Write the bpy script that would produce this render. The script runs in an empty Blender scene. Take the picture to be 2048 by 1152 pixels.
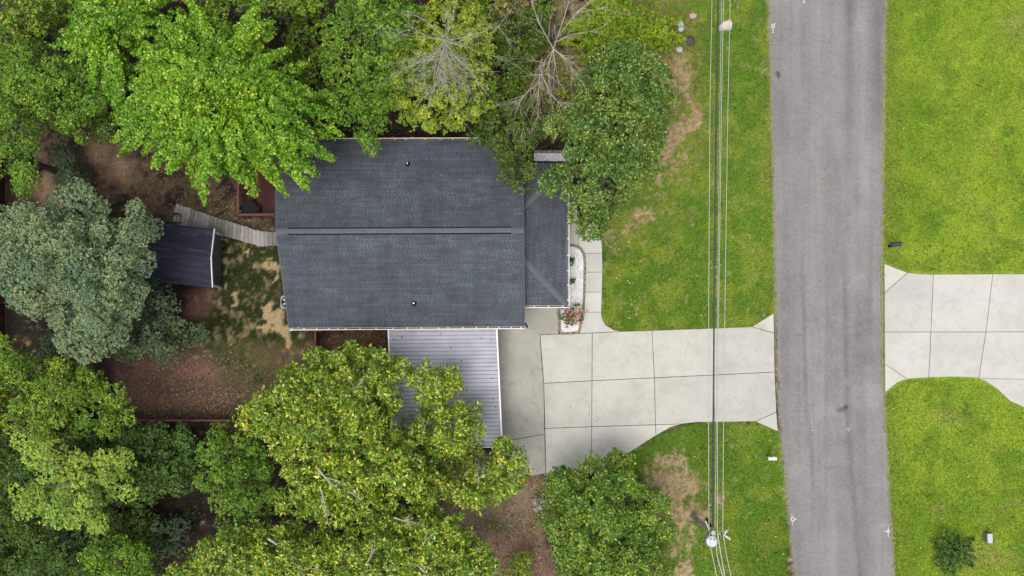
import bpy, bmesh, math, random
import numpy as np
from mathutils import Vector, Matrix, Quaternion

random.seed(7)
SC = bpy.context.scene
COL = SC.collection

# ------------------------------------------------------------------ camera
H, F, TILT = 60.0, 2160.0, math.radians(4.34)      # height (m), focal length (photo pixels), tilt
CT, ST = math.cos(TILT), math.sin(TILT)
cam_d = bpy.data.cameras.new('camera')
cam = bpy.data.objects.new('camera', cam_d)
COL.objects.link(cam)
cam.location = (0, 0, H)
cam.rotation_euler = (TILT, 0, 0)
cam_d.sensor_width = 36.0
cam_d.lens = F / 2048.0 * 36.0
cam_d.clip_end = 3000
SC.camera = cam

# ------------------------------------------------------------------ sky, sun, exposure
SUN_DIR = Vector((-0.12, -0.24, 0.96)).normalized()
world = bpy.data.worlds.new('World')
SC.world = world
world.use_nodes = True
wn, wl = world.node_tree.nodes, world.node_tree.links
wn.clear()
sky = wn.new('ShaderNodeTexSky')
sky.sky_type = 'NISHITA'
sky.sun_disc = False
sky.sun_elevation = math.asin(SUN_DIR.z)
sky.sun_rotation = math.atan2(SUN_DIR.x, SUN_DIR.y)
sky.air_density = 1.0
sky.dust_density = 3.0
hs = wn.new('ShaderNodeHueSaturation')
hs.inputs['Saturation'].default_value = 0.35
bg = wn.new('ShaderNodeBackground')
bg.inputs['Strength'].default_value = 0.11
wo = wn.new('ShaderNodeOutputWorld')
wl.new(sky.outputs[0], hs.inputs['Color'])
wl.new(hs.outputs[0], bg.inputs['Color'])
wl.new(bg.outputs[0], wo.inputs['Surface'])
sun_d = bpy.data.lights.new('sun', 'SUN')
sun_d.energy = 1.5
sun_d.angle = math.radians(30)
sun_d.color = (1.0, 0.955, 0.88)
sun = bpy.data.objects.new('sun', sun_d)
COL.objects.link(sun)
sun.rotation_euler = SUN_DIR.to_track_quat('Z', 'Y').to_euler()
sun.location = (0, 0, 80)
SC.view_settings.view_transform = 'Standard'
SC.view_settings.look = 'None'
SC.view_settings.gamma = 1.0
SC.view_settings.exposure = 0.93
SC.view_settings.use_curve_mapping = False
SC.render.engine = 'CYCLES'
SC.cycles.max_bounces = 6
SC.cycles.diffuse_bounces = 3
SC.cycles.transmission_bounces = 3
SC.cycles.caustics_reflective = False
SC.cycles.caustics_refractive = False

# ------------------------------------------------------------------ helpers
def P(px, py, z=0.0):
    """world point at height z that the camera sees at photo pixel (px, py)"""
    a, b = (px - 1024.0) / F, (576.0 - py) / F
    dy, dz = CT * b + ST, ST * b - CT
    t = (z - H) / dz
    return Vector((a * t, dy * t, z))

def Pn(px, py, z=0.0):
    a, b = (np.asarray(px, float) - 1024.0) / F, (576.0 - np.asarray(py, float)) / F
    dy, dz = CT * b + ST, ST * b - CT
    t = (z - H) / dz
    return np.stack([a * t, dy * t, np.zeros_like(t) + z], -1)

def proj(x, y, z=0.0):
    zz = z - H
    depth = y * ST - zz * CT
    up = y * CT + zz * ST
    return 1024.0 + F * x / depth, 576.0 - F * up / depth

def tag(o, label=None, cat=None, group=None, kind=None):
    if label: o['label'] = label
    if cat: o['category'] = cat
    if group: o['group'] = group
    if kind: o['kind'] = kind
    return o

UP = Vector((0, 0, 1))
ORIGIN = {}
def thing(name, loc, label, cat, group=None):
    o = bpy.data.objects.new(name, None)
    o.empty_display_size = 0.3
    COL.objects.link(o)
    o.location = loc
    ORIGIN[o.name] = Vector(loc)
    return tag(o, label, cat, group)

def origin(p):
    while p is not None:
        if p.name in ORIGIN: return ORIGIN[p.name]
        p = p.parent
    return Vector((0, 0, 0))

class MB:
    def __init__(s): s.v, s.f = [], []
    def poly(s, pts):
        n = len(s.v); s.v += [tuple(p) for p in pts]; s.f.append(tuple(range(n, n + len(pts))))
    def hexa(s, b, t):
        """box from 4 bottom and 4 top points (counter-clockwise seen from above)"""
        n = len(s.v); s.v += [tuple(p) for p in b] + [tuple(p) for p in t]
        s.f += [(n+3, n+2, n+1, n), (n+4, n+5, n+6, n+7)]
        for i in range(4):
            j = (i + 1) % 4
            s.f.append((n+i, n+j, n+4+j, n+4+i))
    def box(s, c, sx, sy, sz, rot=0.0):
        """box with base centre c"""
        c = Vector(c); ux = Vector((math.cos(rot), math.sin(rot), 0)); uy = Vector((-ux.y, ux.x, 0)); uz = Vector((0, 0, sz))
        b = [c + ux*(i*sx/2) + uy*(j*sy/2) for i, j in ((-1,-1),(1,-1),(1,1),(-1,1))]
        s.hexa(b, [p + uz for p in b])
    def run(s, p0, p1, side, up, s0, s1, u0, u1):
        """bar along p0-p1, section from s0..s1 along side and u0..u1 along up"""
        p0, p1, side, up = Vector(p0), Vector(p1), Vector(side), Vector(up)
        b = [p0+side*s0+up*u0, p1+side*s0+up*u0, p1+side*s1+up*u0, p0+side*s1+up*u0]
        t = [p0+side*s0+up*u1, p1+side*s0+up*u1, p1+side*s1+up*u1, p0+side*s1+up*u1]
        s.hexa(b, t)
    def prism(s, poly, z0, z1, chamfer=0.0):
        n0 = len(s.v); n = len(poly)
        c = Vector((sum(p[0] for p in poly)/n, sum(p[1] for p in poly)/n))
        area = sum(poly[i][0]*poly[(i+1)%n][1]-poly[(i+1)%n][0]*poly[i][1] for i in range(n))
        if area < 0: poly = poly[::-1]
        rings = [(poly, z0), (poly, z1 - chamfer)]
        if chamfer: rings.append((inset(poly, chamfer), z1))
        else: rings[1] = (poly, z1)
        for pl, z in rings: s.v += [(p[0], p[1], z) for p in pl]
        for r in range(len(rings)-1):
            for i in range(n):
                j = (i+1) % n
                s.f.append((n0+r*n+i, n0+r*n+j, n0+(r+1)*n+j, n0+(r+1)*n+i))
        k = n0+(len(rings)-1)*n
        s.f.append(tuple(range(k, k+n)))
    def tube(s, pts, rad, n=6, cap=True):
        pts = [Vector(p) for p in pts]
        if not hasattr(rad, '__len__'): rad = [rad]*len(pts)
        base = len(s.v)
        ref = None
        for i, p in enumerate(pts):
            d = (pts[min(i+1, len(pts)-1)] - pts[max(i-1, 0)])
            d = d.normalized() if d.length > 1e-9 else Vector((0,0,1))
            if ref is None:
                ref = d.cross(Vector((0,0,1)) if abs(d.z) < .9 else Vector((1,0,0))).normalized()
            a = (ref - d*ref.dot(d))
            a = a.normalized() if a.length > 1e-6 else d.orthogonal().normalized()
            ref = a; b = d.cross(a)
            for k in range(n):
                w = 2*math.pi*k/n
                s.v.append(tuple(p + (a*math.cos(w)+b*math.sin(w))*rad[i]))
        for i in range(len(pts)-1):
            for k in range(n):
                k2 = (k+1) % n
                s.f.append((base+i*n+k, base+i*n+k2, base+(i+1)*n+k2, base+(i+1)*n+k))
        if cap:
            s.f.append(tuple(base+k for k in range(n))[::-1])
            e = base+(len(pts)-1)*n
            s.f.append(tuple(e+k for k in range(n)))
    def lathe(s, c, prof, n=16):
        """profile of (radius, z) round the vertical axis at c"""
        base = len(s.v)
        for r, z in prof:
            for k in range(n):
                w = 2*math.pi*k/n
                s.v.append((c[0]+r*math.cos(w), c[1]+r*math.sin(w), c[2]+z))
        for i in range(len(prof)-1):
            for k in range(n):
                k2 = (k+1) % n
                s.f.append((base+i*n+k, base+i*n+k2, base+(i+1)*n+k2, base+(i+1)*n+k))
        s.f.append(tuple(base+k for k in range(n))[::-1])
        e = base+(len(prof)-1)*n
        s.f.append(tuple(e+k for k in range(n)))

def inset(poly, d):
    """shrink a counter-clockwise polygon by d"""
    n = len(poly); out = []
    for i in range(n):
        p0, p, p1 = (Vector(poly[i-1][:2]), Vector(poly[i][:2]), Vector(poly[(i+1) % n][:2]))
        e0, e1 = (p-p0).normalized(), (p1-p).normalized()
        n0, n1 = Vector((-e0.y, e0.x)), Vector((-e1.y, e1.x))
        m = n0+n1
        k = max(0.35, m.dot(n0)) if m.length > 1e-6 else 1
        out.append(p + (m/k)*d if m.length > 1e-6 else p+n0*d)
    return out

def ccw(poly):
    n = len(poly)
    a = sum(poly[i][0]*poly[(i+1)%n][1]-poly[(i+1)%n][0]*poly[i][1] for i in range(n))
    return poly if a > 0 else poly[::-1]

def obj(name, mb, mat, parent=None, smooth=False, loc=None):
    v = mb.v
    if parent is not None: org = origin(parent)
    elif loc is not None: org = Vector(loc)
    else: org = Vector((sum(p[0] for p in v)/len(v), sum(p[1] for p in v)/len(v), min(p[2] for p in v)))
    me = bpy.data.meshes.new(name)
    me.from_pydata([(p[0]-org.x, p[1]-org.y, p[2]-org.z) for p in v], [], mb.f)
    me.materials.append(mat)
    if smooth: me.polygons.foreach_set('use_smooth', [True]*len(me.polygons))
    me.update()
    o = bpy.data.objects.new(name, me)
    COL.objects.link(o)
    if parent is not None: o.parent = parent
    else: o.location = org
    return o

def quad_mesh(name, verts, mat, parent=None, col=None, n=4):
    """(N, n, 3) array of separate faces -> one mesh"""
    N = len(verts)
    org = np.array(origin(parent)) if parent is not None else np.zeros(3)
    v = (verts.reshape(-1, 3) - org).astype(np.float32)
    me = bpy.data.meshes.new(name)
    me.vertices.add(len(v)); me.vertices.foreach_set('co', v.ravel())
    me.loops.add(len(v)); me.loops.foreach_set('vertex_index', np.arange(len(v), dtype=np.int32))
    me.polygons.add(N)
    me.polygons.foreach_set('loop_start', np.arange(0, N*n, n, dtype=np.int32))
    if col is not None:
        at = me.attributes.new('tint', 'FLOAT_COLOR', 'POINT')
        c = np.ones((N, n, 4), np.float32); c[:, :, :3] = col[:, None, :]
        at.data.foreach_set('color', c.ravel())
    me.materials.append(mat)
    me.update(calc_edges=True)
    o = bpy.data.objects.new(name, me)
    COL.objects.link(o)
    if parent is not None: o.parent = parent
    return o

# value noise -------------------------------------------------------------
_rng = np.random.default_rng(3)
_lat = _rng.random((256, 256))
def vnoise(x, y):
    xi, yi = np.floor(x).astype(int), np.floor(y).astype(int)
    fx, fy = x-xi, y-yi
    fx, fy = fx*fx*(3-2*fx), fy*fy*(3-2*fy)
    a, b = _lat[xi & 255, yi & 255], _lat[(xi+1) & 255, yi & 255]
    c, d = _lat[xi & 255, (yi+1) & 255], _lat[(xi+1) & 255, (yi+1) & 255]
    return (a*(1-fx)+b*fx)*(1-fy)+(c*(1-fx)+d*fx)*fy
def fbm(x, y, o=4):
    s, a, t = 0, 0.5, 0
    for i in range(o):
        s = s + a*vnoise(x*2**i+17.3*i, y*2**i+9.1*i); t += a; a *= 0.55
    return s/t
def sstep(a, b, x):
    t = np.clip((x-a)/(b-a), 0, 1)
    return t*t*(3-2*t)
def polydist(px, py, poly):
    """signed distance in pixels, positive inside"""
    d = np.full(px.shape, 1e9); ins = np.zeros(px.shape, bool)
    n = len(poly)
    for i in range(n):
        x0, y0 = poly[i]; x1, y1 = poly[(i+1) % n]
        ex, ey = x1-x0, y1-y0
        t = np.clip(((px-x0)*ex+(py-y0)*ey)/(ex*ex+ey*ey+1e-9), 0, 1)
        d = np.minimum(d, np.hypot(px-x0-t*ex, py-y0-t*ey))
        if y1 != y0:
            c = ((y0 > py) != (y1 > py)) & (px < (x1-x0)*(py-y0)/(y1-y0)+x0)
            ins ^= c
    return np.where(ins, d, -d)

# ------------------------------------------------------------------ materials
def new_mat(name):
    m = bpy.data.materials.new(name); m.use_nodes = True
    nt = m.node_tree; nt.nodes.clear()
    out = nt.nodes.new('ShaderNodeOutputMaterial')
    bs = nt.nodes.new('ShaderNodeBsdfPrincipled')
    nt.links.new(bs.outputs[0], out.inputs[0])
    return m, nt, bs, out

ALB_ = 0.76
def sc_(c): return tuple(x*ALB_ for x in c)
def ramp(nt, fac, stops):
    r = nt.nodes.new('ShaderNodeValToRGB')
    e = r.color_ramp.elements
    while len(e) < len(stops): e.new(0.5)
    for k, (p, c) in enumerate(stops):
        e[k].position = p; e[k].color = (*c, 1) if len(c) == 3 else c
    nt.links.new(fac, r.inputs[0])
    return r.outputs[0]

def noise(nt, scale, detail=4, rough=0.6, vec=None, dist=0.0):
    n = nt.nodes.new('ShaderNodeTexNoise')
    n.inputs['Scale'].default_value = scale
    n.inputs['Detail'].default_value = detail
    n.inputs['Roughness'].default_value = rough
    n.inputs['Distortion'].default_value = dist
    if vec is None:
        g = nt.nodes.new('ShaderNodeNewGeometry'); vec = g.outputs['Position']
    nt.links.new(vec, n.inputs['Vector'])
    return n.outputs['Fac']

def mixc(nt, fac, a, b, mode='MIX'):
    m = nt.nodes.new('ShaderNodeMix'); m.data_type = 'RGBA'; m.blend_type = mode
    for sock, val in ((0, fac), (6, a), (7, b)):
        if hasattr(val, 'is_linked') or hasattr(val, 'links'): nt.links.new(val, m.inputs[sock])
        elif isinstance(val, (int, float)): m.inputs[sock].default_value = val
        else: m.inputs[sock].default_value = (*val, 1)
    return m.outputs[2]

def bump(nt, bs, h, strength=0.4, dist=0.02):
    b = nt.nodes.new('ShaderNodeBump')
    b.inputs['Strength'].default_value = strength
    b.inputs['Distance'].default_value = dist
    nt.links.new(h, b.inputs['Height']); nt.links.new(b.outputs[0], bs.inputs['Normal'])

def plain(name, c, rough=0.6, metal=0.0, var=0.25, scale=6.0, spec=0.4, bumps=0.15):
    m, nt, bs, _ = new_mat(name)
    c = sc_(c); f = noise(nt, scale, 5, 0.65)
    lo, hi = tuple(x*(1-var) for x in c), tuple(min(1, x*(1+var)) for x in c)
    nt.links.new(ramp(nt, f, [(0.3, lo), (0.7, hi)]), bs.inputs['Base Color'])
    bs.inputs['Roughness'].default_value = rough
    bs.inputs['Metallic'].default_value = metal
    bs.inputs['Specular IOR Level'].default_value = spec
    if bumps: bump(nt, bs, noise(nt, scale*8, 3), bumps, 0.01)
    return m

def concrete(name, lo, hi, stain, grime=0.5):
    m, nt, bs, _ = new_mat(name)
    lo, hi, stain = sc_(lo), sc_(hi), sc_(stain)
    oi = nt.nodes.new('ShaderNodeObjectInfo')
    base = ramp(nt, noise(nt, 0.55, 6, 0.62, dist=0.4), [(0.32, lo), (0.62, hi)])
    st = ramp(nt, noise(nt, 1.3, 7, 0.7, dist=1.2), [(0.50, (0, 0, 0)), (0.78, (1, 1, 1))])
    k = nt.nodes.new('ShaderNodeMath'); k.operation = 'MULTIPLY'; k.inputs[1].default_value = grime
    nt.links.new(st, k.inputs[0])
    c = mixc(nt, k.outputs[0], base, stain)
    pv = ramp(nt, oi.outputs['Random'], [(0, (0.90, 0.905, 0.915)), (1, (1.05, 1.04, 1.02))])
    c = mixc(nt, 1.0, c, pv, 'MULTIPLY')
    gr = ramp(nt, noise(nt, 14, 4, 0.7), [(0.3, (0.9,)*3), (0.7, (1.06,)*3)])
    c = mixc(nt, 1.0, c, gr, 'MULTIPLY')
    nt.links.new(c, bs.inputs['Base Color'])
    bs.inputs['Roughness'].default_value = 0.85
    bs.inputs['Specular IOR Level'].default_value = 0.25
    bump(nt, bs, noise(nt, 60, 3), 0.12, 0.004)
    return m

def islands(name, stops, rough=0.75, big=None, spec=0.3, bumps=0.0, streak=False):
    """random colour per separate piece of the mesh"""
    m, nt, bs, _ = new_mat(name)
    g = nt.nodes.new('ShaderNodeNewGeometry')
    c = ramp(nt, g.outputs['Random Per Island'], [(p_, sc_(q_)) for p_, q_ in stops])
    if big:
        sc, lo, hi = big
        c = mixc(nt, 1.0, c, ramp(nt, noise(nt, sc, 5, 0.6, dist=0.6), [(0.32, lo), (0.68, hi)]), 'MULTIPLY')
    if streak:
        g2 = nt.nodes.new('ShaderNodeNewGeometry'); mp = nt.nodes.new('ShaderNodeMapping')
        mp.inputs['Scale'].default_value = (2.2, .35, .35)
        nt.links.new(g2.outputs['Position'], mp.inputs['Vector'])
        c = mixc(nt, 1.0, c, ramp(nt, noise(nt, 1.0, 5, .6, mp.outputs[0]), [(0.30, (0.80, 0.80, 0.82)), (0.6, (1.05, 1.05, 1.05))]), 'MULTIPLY')
        c = mixc(nt, 1.0, c, ramp(nt, noise(nt, .28, 4, .6), [(0.35, (0.84, 0.82, 0.84)), (0.6, (1.06, 1.06, 1.05))]), 'MULTIPLY')
    nt.links.new(c, bs.inputs['Base Color'])
    bs.inputs['Roughness'].default_value = rough
    bs.inputs['Specular IOR Level'].default_value = spec
    if bumps: bump(nt, bs, noise(nt, 90, 3), bumps, 0.006)
    return m

def leafmat(name, stops, trans=0.22, rough=0.5, big=((0.70, 0.80, 0.88), (1.28, 1.16, 1.05)), scale=0.55, spec=0.35):
    m, nt, bs, out = new_mat(name)
    g = nt.nodes.new('ShaderNodeNewGeometry')
    c = ramp(nt, g.outputs['Random Per Island'], [(p_, sc_(q_)) for p_, q_ in stops])
    c = mixc(nt, 1.0, c, ramp(nt, noise(nt, scale, 3, 0.6), [(0.35, big[0]), (0.65, big[1])]), 'MULTIPLY')
    nt.links.new(c, bs.inputs['Base Color'])
    bs.inputs['Roughness'].default_value = rough
    bs.inputs['Specular IOR Level'].default_value = spec
    tr = nt.nodes.new('ShaderNodeBsdfTranslucent')
    nt.links.new(c, tr.inputs['Color'])
    mx = nt.nodes.new('ShaderNodeMixShader'); mx.inputs[0].default_value = trans
    nt.links.new(bs.outputs[0], mx.inputs[1]); nt.links.new(tr.outputs[0], mx.inputs[2])
    nt.links.new(mx.outputs[0], out.inputs[0])
    return m

def tinted(name, fine=(0.72, 1.28), scale=9.0, rough=0.95, attr='tint', bumps=0.6, bdist=0.05):
    m, nt, bs, _ = new_mat(name)
    a = nt.nodes.new('ShaderNodeAttribute'); a.attribute_name = attr
    f = ramp(nt, noise(nt, scale, 6, 0.75), [(0.28, (fine[0]*ALB_,)*3), (0.72, (fine[1]*ALB_,)*3)])
    nt.links.new(mixc(nt, 1.0, a.outputs['Color'], f, 'MULTIPLY'), bs.inputs['Base Color'])
    bs.inputs['Roughness'].default_value = rough
    bs.inputs['Specular IOR Level'].default_value = 0.15
    if bumps: bump(nt, bs, noise(nt, scale*2.2, 5, 0.75), bumps, bdist)
    return m

M = {}
M['ground'] = tinted('ground_soil_and_turf', (0.5, 1.5), 9.0, bumps=0.9)
M['blades'] = tinted('grass_blades', (0.7, 1.3), 5.0, 0.7, bumps=0)
M['road'] = tinted('worn_asphalt', (0.72, 1.28), 13.0, 0.9, bumps=0.3, bdist=0.008)
M['slab'] = concrete('pale_concrete', (0.475, 0.465, 0.415), (0.56, 0.55, 0.50), (0.36, 0.33, 0.27), 0.55)
M['slab_e'] = concrete('pale_concrete_east', (0.49, 0.475, 0.435), (0.56, 0.55, 0.51), (0.40, 0.35, 0.28), 0.6)
M['slab_old'] = concrete('old_grey_concrete', (0.36, 0.345, 0.305), (0.455, 0.44, 0.395), (0.24, 0.225, 0.19), 0.7)
M['slab_walk'] = concrete('walk_concrete', (0.52, 0.51, 0.47), (0.58, 0.57, 0.53), (0.45, 0.42, 0.36), 0.25)
SH = [(0.0, (0.066, 0.072, 0.088)), (0.35, (0.073, 0.083, 0.100)), (0.7, (0.078, 0.094, 0.110)), (1.0, (0.087, 0.108, 0.124))]
M['shingle'] = islands('slate_blue_shingle', SH, 0.8, (1.6, (0.86, 0.80, 0.84), (1.18, 1.24, 1.20)), 0.3, 0.3, True)
M['underlay'] = plain('dark_shingle_base', (0.043, 0.050, 0.064), 0.85, var=0.3, scale=2)
M['cap'] = islands('ridge_cap_shingle', [(0, (0.085, 0.09, 0.108)), (1, (0.13, 0.135, 0.155))], 0.8, (1.0, (0.9,)*3, (1.1,)*3))
SS = [(0.0, (0.017, 0.019, 0.036)), (0.6, (0.027, 0.029, 0.052)), (0.92, (0.036, 0.038, 0.062)), (1.0, (0.07, 0.07, 0.09))]
M['shed_shingle'] = islands('navy_shed_shingle', SS, 0.8, (0.7, (0.8,)*3, (1.2,)*3))
M['white'] = plain('white_trim_paint', (0.80, 0.79, 0.76), 0.45, var=0.06)
M['cream'] = plain('cream_gutter_paint', (0.74, 0.66, 0.50), 0.45, var=0.12)
M['debris'] = plain('gutter_debris', (0.10, 0.075, 0.055), 0.95, var=0.5, scale=14, bumps=0.5)
M['scuff'] = plain('rubber_scuff', (0.30, 0.295, 0.275), 0.9, var=0.45, scale=18)
M['joint'] = plain('joint_filler', (0.17, 0.155, 0.13), 0.95, var=0.3, scale=8)
M['siding'] = plain('pale_siding', (0.52, 0.51, 0.48), 0.6, var=0.08)
M['shedwall'] = plain('slate_shed_siding', (0.10, 0.11, 0.125), 0.6, var=0.15)
M['metal_roof'] = plain('lavender_grey_roof_metal', (0.41, 0.41, 0.465), 0.6, 0.0, 0.10, 1.6, spec=0.25, bumps=0)
M['metal_roof2'] = plain('greyer_roof_metal', (0.34, 0.34, 0.39), 0.6, 0.0, 0.10, 1.6, spec=0.25, bumps=0)
M['black'] = plain('black_coating', (0.013, 0.014, 0.017), 0.8, var=0.3, spec=0.12)
M['blackplastic'] = plain('black_plastic', (0.03, 0.035, 0.05), 0.35, var=0.2)
M['darkmetal'] = plain('dark_metal', (0.03, 0.026, 0.026), 0.5, 0.3)
M['galv'] = plain('galvanised_metal', (0.50, 0.52, 0.54), 0.4, 0.4, 0.1)
M['transformer'] = plain('pale_grey_enamel', (0.56, 0.60, 0.66), 0.35, var=0.05)
M['boxgreen'] = plain('grey_green_enamel', (0.20, 0.25, 0.25), 0.5, var=0.1)
M['accase'] = plain('grey_ac_enamel', (0.24, 0.25, 0.26), 0.5, var=0.1)
M['boxlid'] = plain('pale_grey_lid', (0.48, 0.51, 0.55), 0.5, var=0.08)
M['redwood'] = plain('red_stained_wood', (0.17, 0.045, 0.035), 0.75, var=0.35, scale=3)
M['redwood_shaded'] = islands('shaded_red_stained_boards', [(0, (0.048, 0.016, 0.014)), (0.6, (0.066, 0.021, 0.018)), (1, (0.085, 0.027, 0.023))], 0.85, (2.0, (0.75,)*3, (1.2,)*3))  # red stain with the deck's tree shade darkened into it; pickets share it
M['redrail'] = plain('red_brown_rail', (0.125, 0.046, 0.037), 0.8, var=0.25, scale=3)
M['plank'] = None
M['pole'] = plain('weathered_pole_wood', (0.42, 0.39, 0.35), 0.85, var=0.3, scale=4)
M['wire'] = plain('aluminium_wire', (0.46, 0.46, 0.44), 0.45, 0.2, 0.1)
M['cable'] = plain('dark_sheathed_cable', (0.05, 0.052, 0.05), 0.6, var=0.2)
M['porcelain'] = plain('grey_porcelain', (0.68, 0.70, 0.72), 0.3, var=0.05)
M['paint'] = plain('worn_road_paint', (0.66, 0.65, 0.63), 0.8, var=0.22, scale=20)
M['chalk'] = plain('faded_road_paint', (0.40, 0.39, 0.38), 0.85, var=0.25, scale=24)
M['boulder'] = plain('cream_boulder', (0.60, 0.54, 0.45), 0.85, var=0.2, scale=5, bumps=0.5)
M['pinkstone'] = plain('pink_stone', (0.50, 0.33, 0.30), 0.85, var=0.2, scale=5, bumps=0.5)
M['flagstone'] = plain('blue_grey_flagstone', (0.40, 0.45, 0.47), 0.8, var=0.18, scale=6)
M['gravel'] = islands('white_gravel', [(0, (0.42, 0.42, 0.44)), (0.2, (0.80, 0.80, 0.81)), (1, (1.0, 1.0, 1.0))], 0.85)
M['gravelbed'] = plain('gravel_bed_base', (0.70, 0.69, 0.69), 0.95, var=0.3, scale=22)
M['edging'] = plain('brown_edging_stone', (0.25, 0.21, 0.155), 0.9, var=0.3, scale=5, bumps=0.4)
M['bark'] = plain('brown_bark', (0.13, 0.105, 0.08), 0.95, var=0.35, scale=5, bumps=0.6)
M['greybark'] = plain('pale_grey_bark', (0.40, 0.365, 0.31), 0.9, var=0.25, scale=5)
M['bluebin'] = plain('pale_blue_plastic', (0.30, 0.46, 0.50), 0.5, var=0.1)
M['litter'] = islands('fallen_leaves', [(0, (0.07, 0.045, 0.03)), (0.5, (0.14, 0.09, 0.06)), (0.9, (0.22, 0.155, 0.10)), (1, (0.38, 0.29, 0.19))], 0.9)
M['dryleaf'] = islands('pale_dry_leaves', [(0, (0.26, 0.18, 0.11)), (0.6, (0.38, 0.28, 0.18)), (1, (0.54, 0.43, 0.30))], 0.9)
M['yellowleaf'] = islands('fallen_yellow_leaves', [(0, (0.45, 0.38, 0.10)), (1, (0.62, 0.55, 0.28))], 0.8)
m_, nt_, bs_, _o = new_mat('grey_weathered_plank')
oi_ = nt_.nodes.new('ShaderNodeObjectInfo')
c_ = ramp(nt_, oi_.outputs['Random'], [(0, (0.15, 0.14, 0.128)), (0.5, (0.21, 0.2, 0.185)), (1, (0.28, 0.27, 0.25))])
c_ = mixc(nt_, 1.0, c_, ramp(nt_, noise(nt_, 4, 6, 0.7, dist=1.0), [(0.3, (0.75,)*3), (0.7, (1.15,)*3)]), 'MULTIPLY')
nt_.links.new(c_, bs_.inputs['Base Color']); bs_.inputs['Roughness'].default_value = 0.9
M['plank'] = m_

# foliage
def L4(a, b, c, d): return [(0, a), (0.4, b), (0.78, c), (1, d)]
M['lime'] = leafmat('lime_maple_leaf', L4((0.075, 0.2, 0.009), (0.145, 0.34, 0.012), (0.25, 0.48, 0.02), (0.62, 0.73, 0.12)))
M['midgreen'] = leafmat('mid_green_leaf', L4((0.065, 0.15, 0.011), (0.145, 0.28, 0.017), (0.24, 0.385, 0.024), (0.52, 0.6, 0.09)))
M['fine'] = leafmat('fresh_green_leaf', L4((0.065, 0.165, 0.012), (0.125, 0.27, 0.017), (0.2, 0.37, 0.025), (0.42, 0.55, 0.08)))
M['bluegreen'] = leafmat('grey_green_leaf', L4((0.155, 0.235, 0.115), (0.21, 0.3, 0.145), (0.265, 0.36, 0.175), (0.38, 0.46, 0.23)), 0.15, 0.45)
M['darkblue'] = leafmat('dark_grey_green_leaf', L4((0.065, 0.11, 0.052), (0.09, 0.142, 0.068), (0.115, 0.172, 0.082), (0.17, 0.225, 0.105)), 0.15, 0.5)
M['yellowgreen'] = leafmat('yellow_green_glossy_leaf', L4((0.07, 0.16, 0.012), (0.18, 0.325, 0.017), (0.38, 0.52, 0.028), (0.88, 0.86, 0.17)), 0.25, 0.38, spec=0.5)
M['oak'] = leafmat('oak_green_leaf', L4((0.05, 0.13, 0.024), (0.105, 0.225, 0.036), (0.22, 0.355, 0.05), (0.56, 0.63, 0.15)), 0.22, 0.42, spec=0.45)
M['oak2'] = leafmat('bright_oak_leaf', L4((0.07, 0.17, 0.018), (0.14, 0.285, 0.026), (0.26, 0.42, 0.038), (0.6, 0.68, 0.13)), 0.22, 0.42, spec=0.45)
M['dark'] = leafmat('dark_green_leaf', L4((0.045, 0.095, 0.012), (0.08, 0.145, 0.016), (0.12, 0.2, 0.02), (0.24, 0.3, 0.05)), 0.2, 0.5)
M['deep'] = leafmat('deep_green_leaf', L4((0.045, 0.105, 0.019), (0.08, 0.165, 0.027), (0.12, 0.22, 0.038), (0.22, 0.33, 0.065)), 0.2, 0.5)
M['palelime'] = leafmat('pale_lime_leaf', L4((0.25, 0.41, 0.05), (0.38, 0.56, 0.075), (0.5, 0.68, 0.11), (0.7, 0.82, 0.2)), 0.3, 0.55)
M['sallow'] = leafmat('sparse_yellow_leaf', L4((0.17, 0.29, 0.02), (0.28, 0.42, 0.028), (0.4, 0.52, 0.042), (0.62, 0.54, 0.1)), 0.3, 0.5)
M['fern'] = leafmat('bright_fern_leaf', L4((0.17, 0.29, 0.012), (0.25, 0.4, 0.018), (0.34, 0.49, 0.025), (0.48, 0.58, 0.07)), 0.3, 0.5)
M['tan_leaf'] = leafmat('dry_tan_leaf', L4((0.20, 0.16, 0.05), (0.28, 0.22, 0.08), (0.36, 0.29, 0.11), (0.45, 0.38, 0.18)), 0.2, 0.7)
M['silver'] = leafmat('silver_shrub_leaf', L4((0.30, 0.31, 0.29), (0.38, 0.39, 0.36), (0.46, 0.47, 0.44), (0.56, 0.56, 0.52)), 0.15, 0.7)
M['petal'] = leafmat('pink_petal', L4((0.42, 0.12, 0.11), (0.58, 0.25, 0.22), (0.70, 0.42, 0.34), (0.78, 0.6, 0.45)), 0.2, 0.6)

# ------------------------------------------------------------------ ground: one sheet, colour of turf and soil
LAWN_N = [(1195, -200), (1200, 60), (1265, 120), (1290, 300), (1215, 420), (1198, 465), (1200, 640), (1245, 672), (1504, 664), (1558, 630), (1553, 300), (1545, -200)]
LAWN_S = [(1235, 925), (1310, 868), (1390, 838), (1512, 836), (1568, 862), (1600, 1400), (1335, 1400), (1320, 1000)]
LAWN_E = [(1758, -400), (2900, -400), (2900, 1600), (1800, 1600), (1762, 800), (1756, 500)]
BACKYARD = [(400, 470), (560, 470), (575, 660), (770, 660), (770, 800), (480, 842), (440, 800), (380, 700), (400, 600)]
C = lambda *a: np.array(a, float)
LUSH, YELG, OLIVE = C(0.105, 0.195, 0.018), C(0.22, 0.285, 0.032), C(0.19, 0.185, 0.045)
TAN, SAND, SOIL, SHADED_DUFF = C(0.40, 0.29, 0.17), C(0.42, 0.32, 0.18), C(0.060, 0.042, 0.030), C(0.024, 0.019, 0.014)  # duff: dark leaf litter, darkened further to stand in for canopy shade
RED, MOSS, MULCH = C(0.155, 0.062, 0.048), C(0.036, 0.052, 0.012), C(0.27, 0.20, 0.13)
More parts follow.
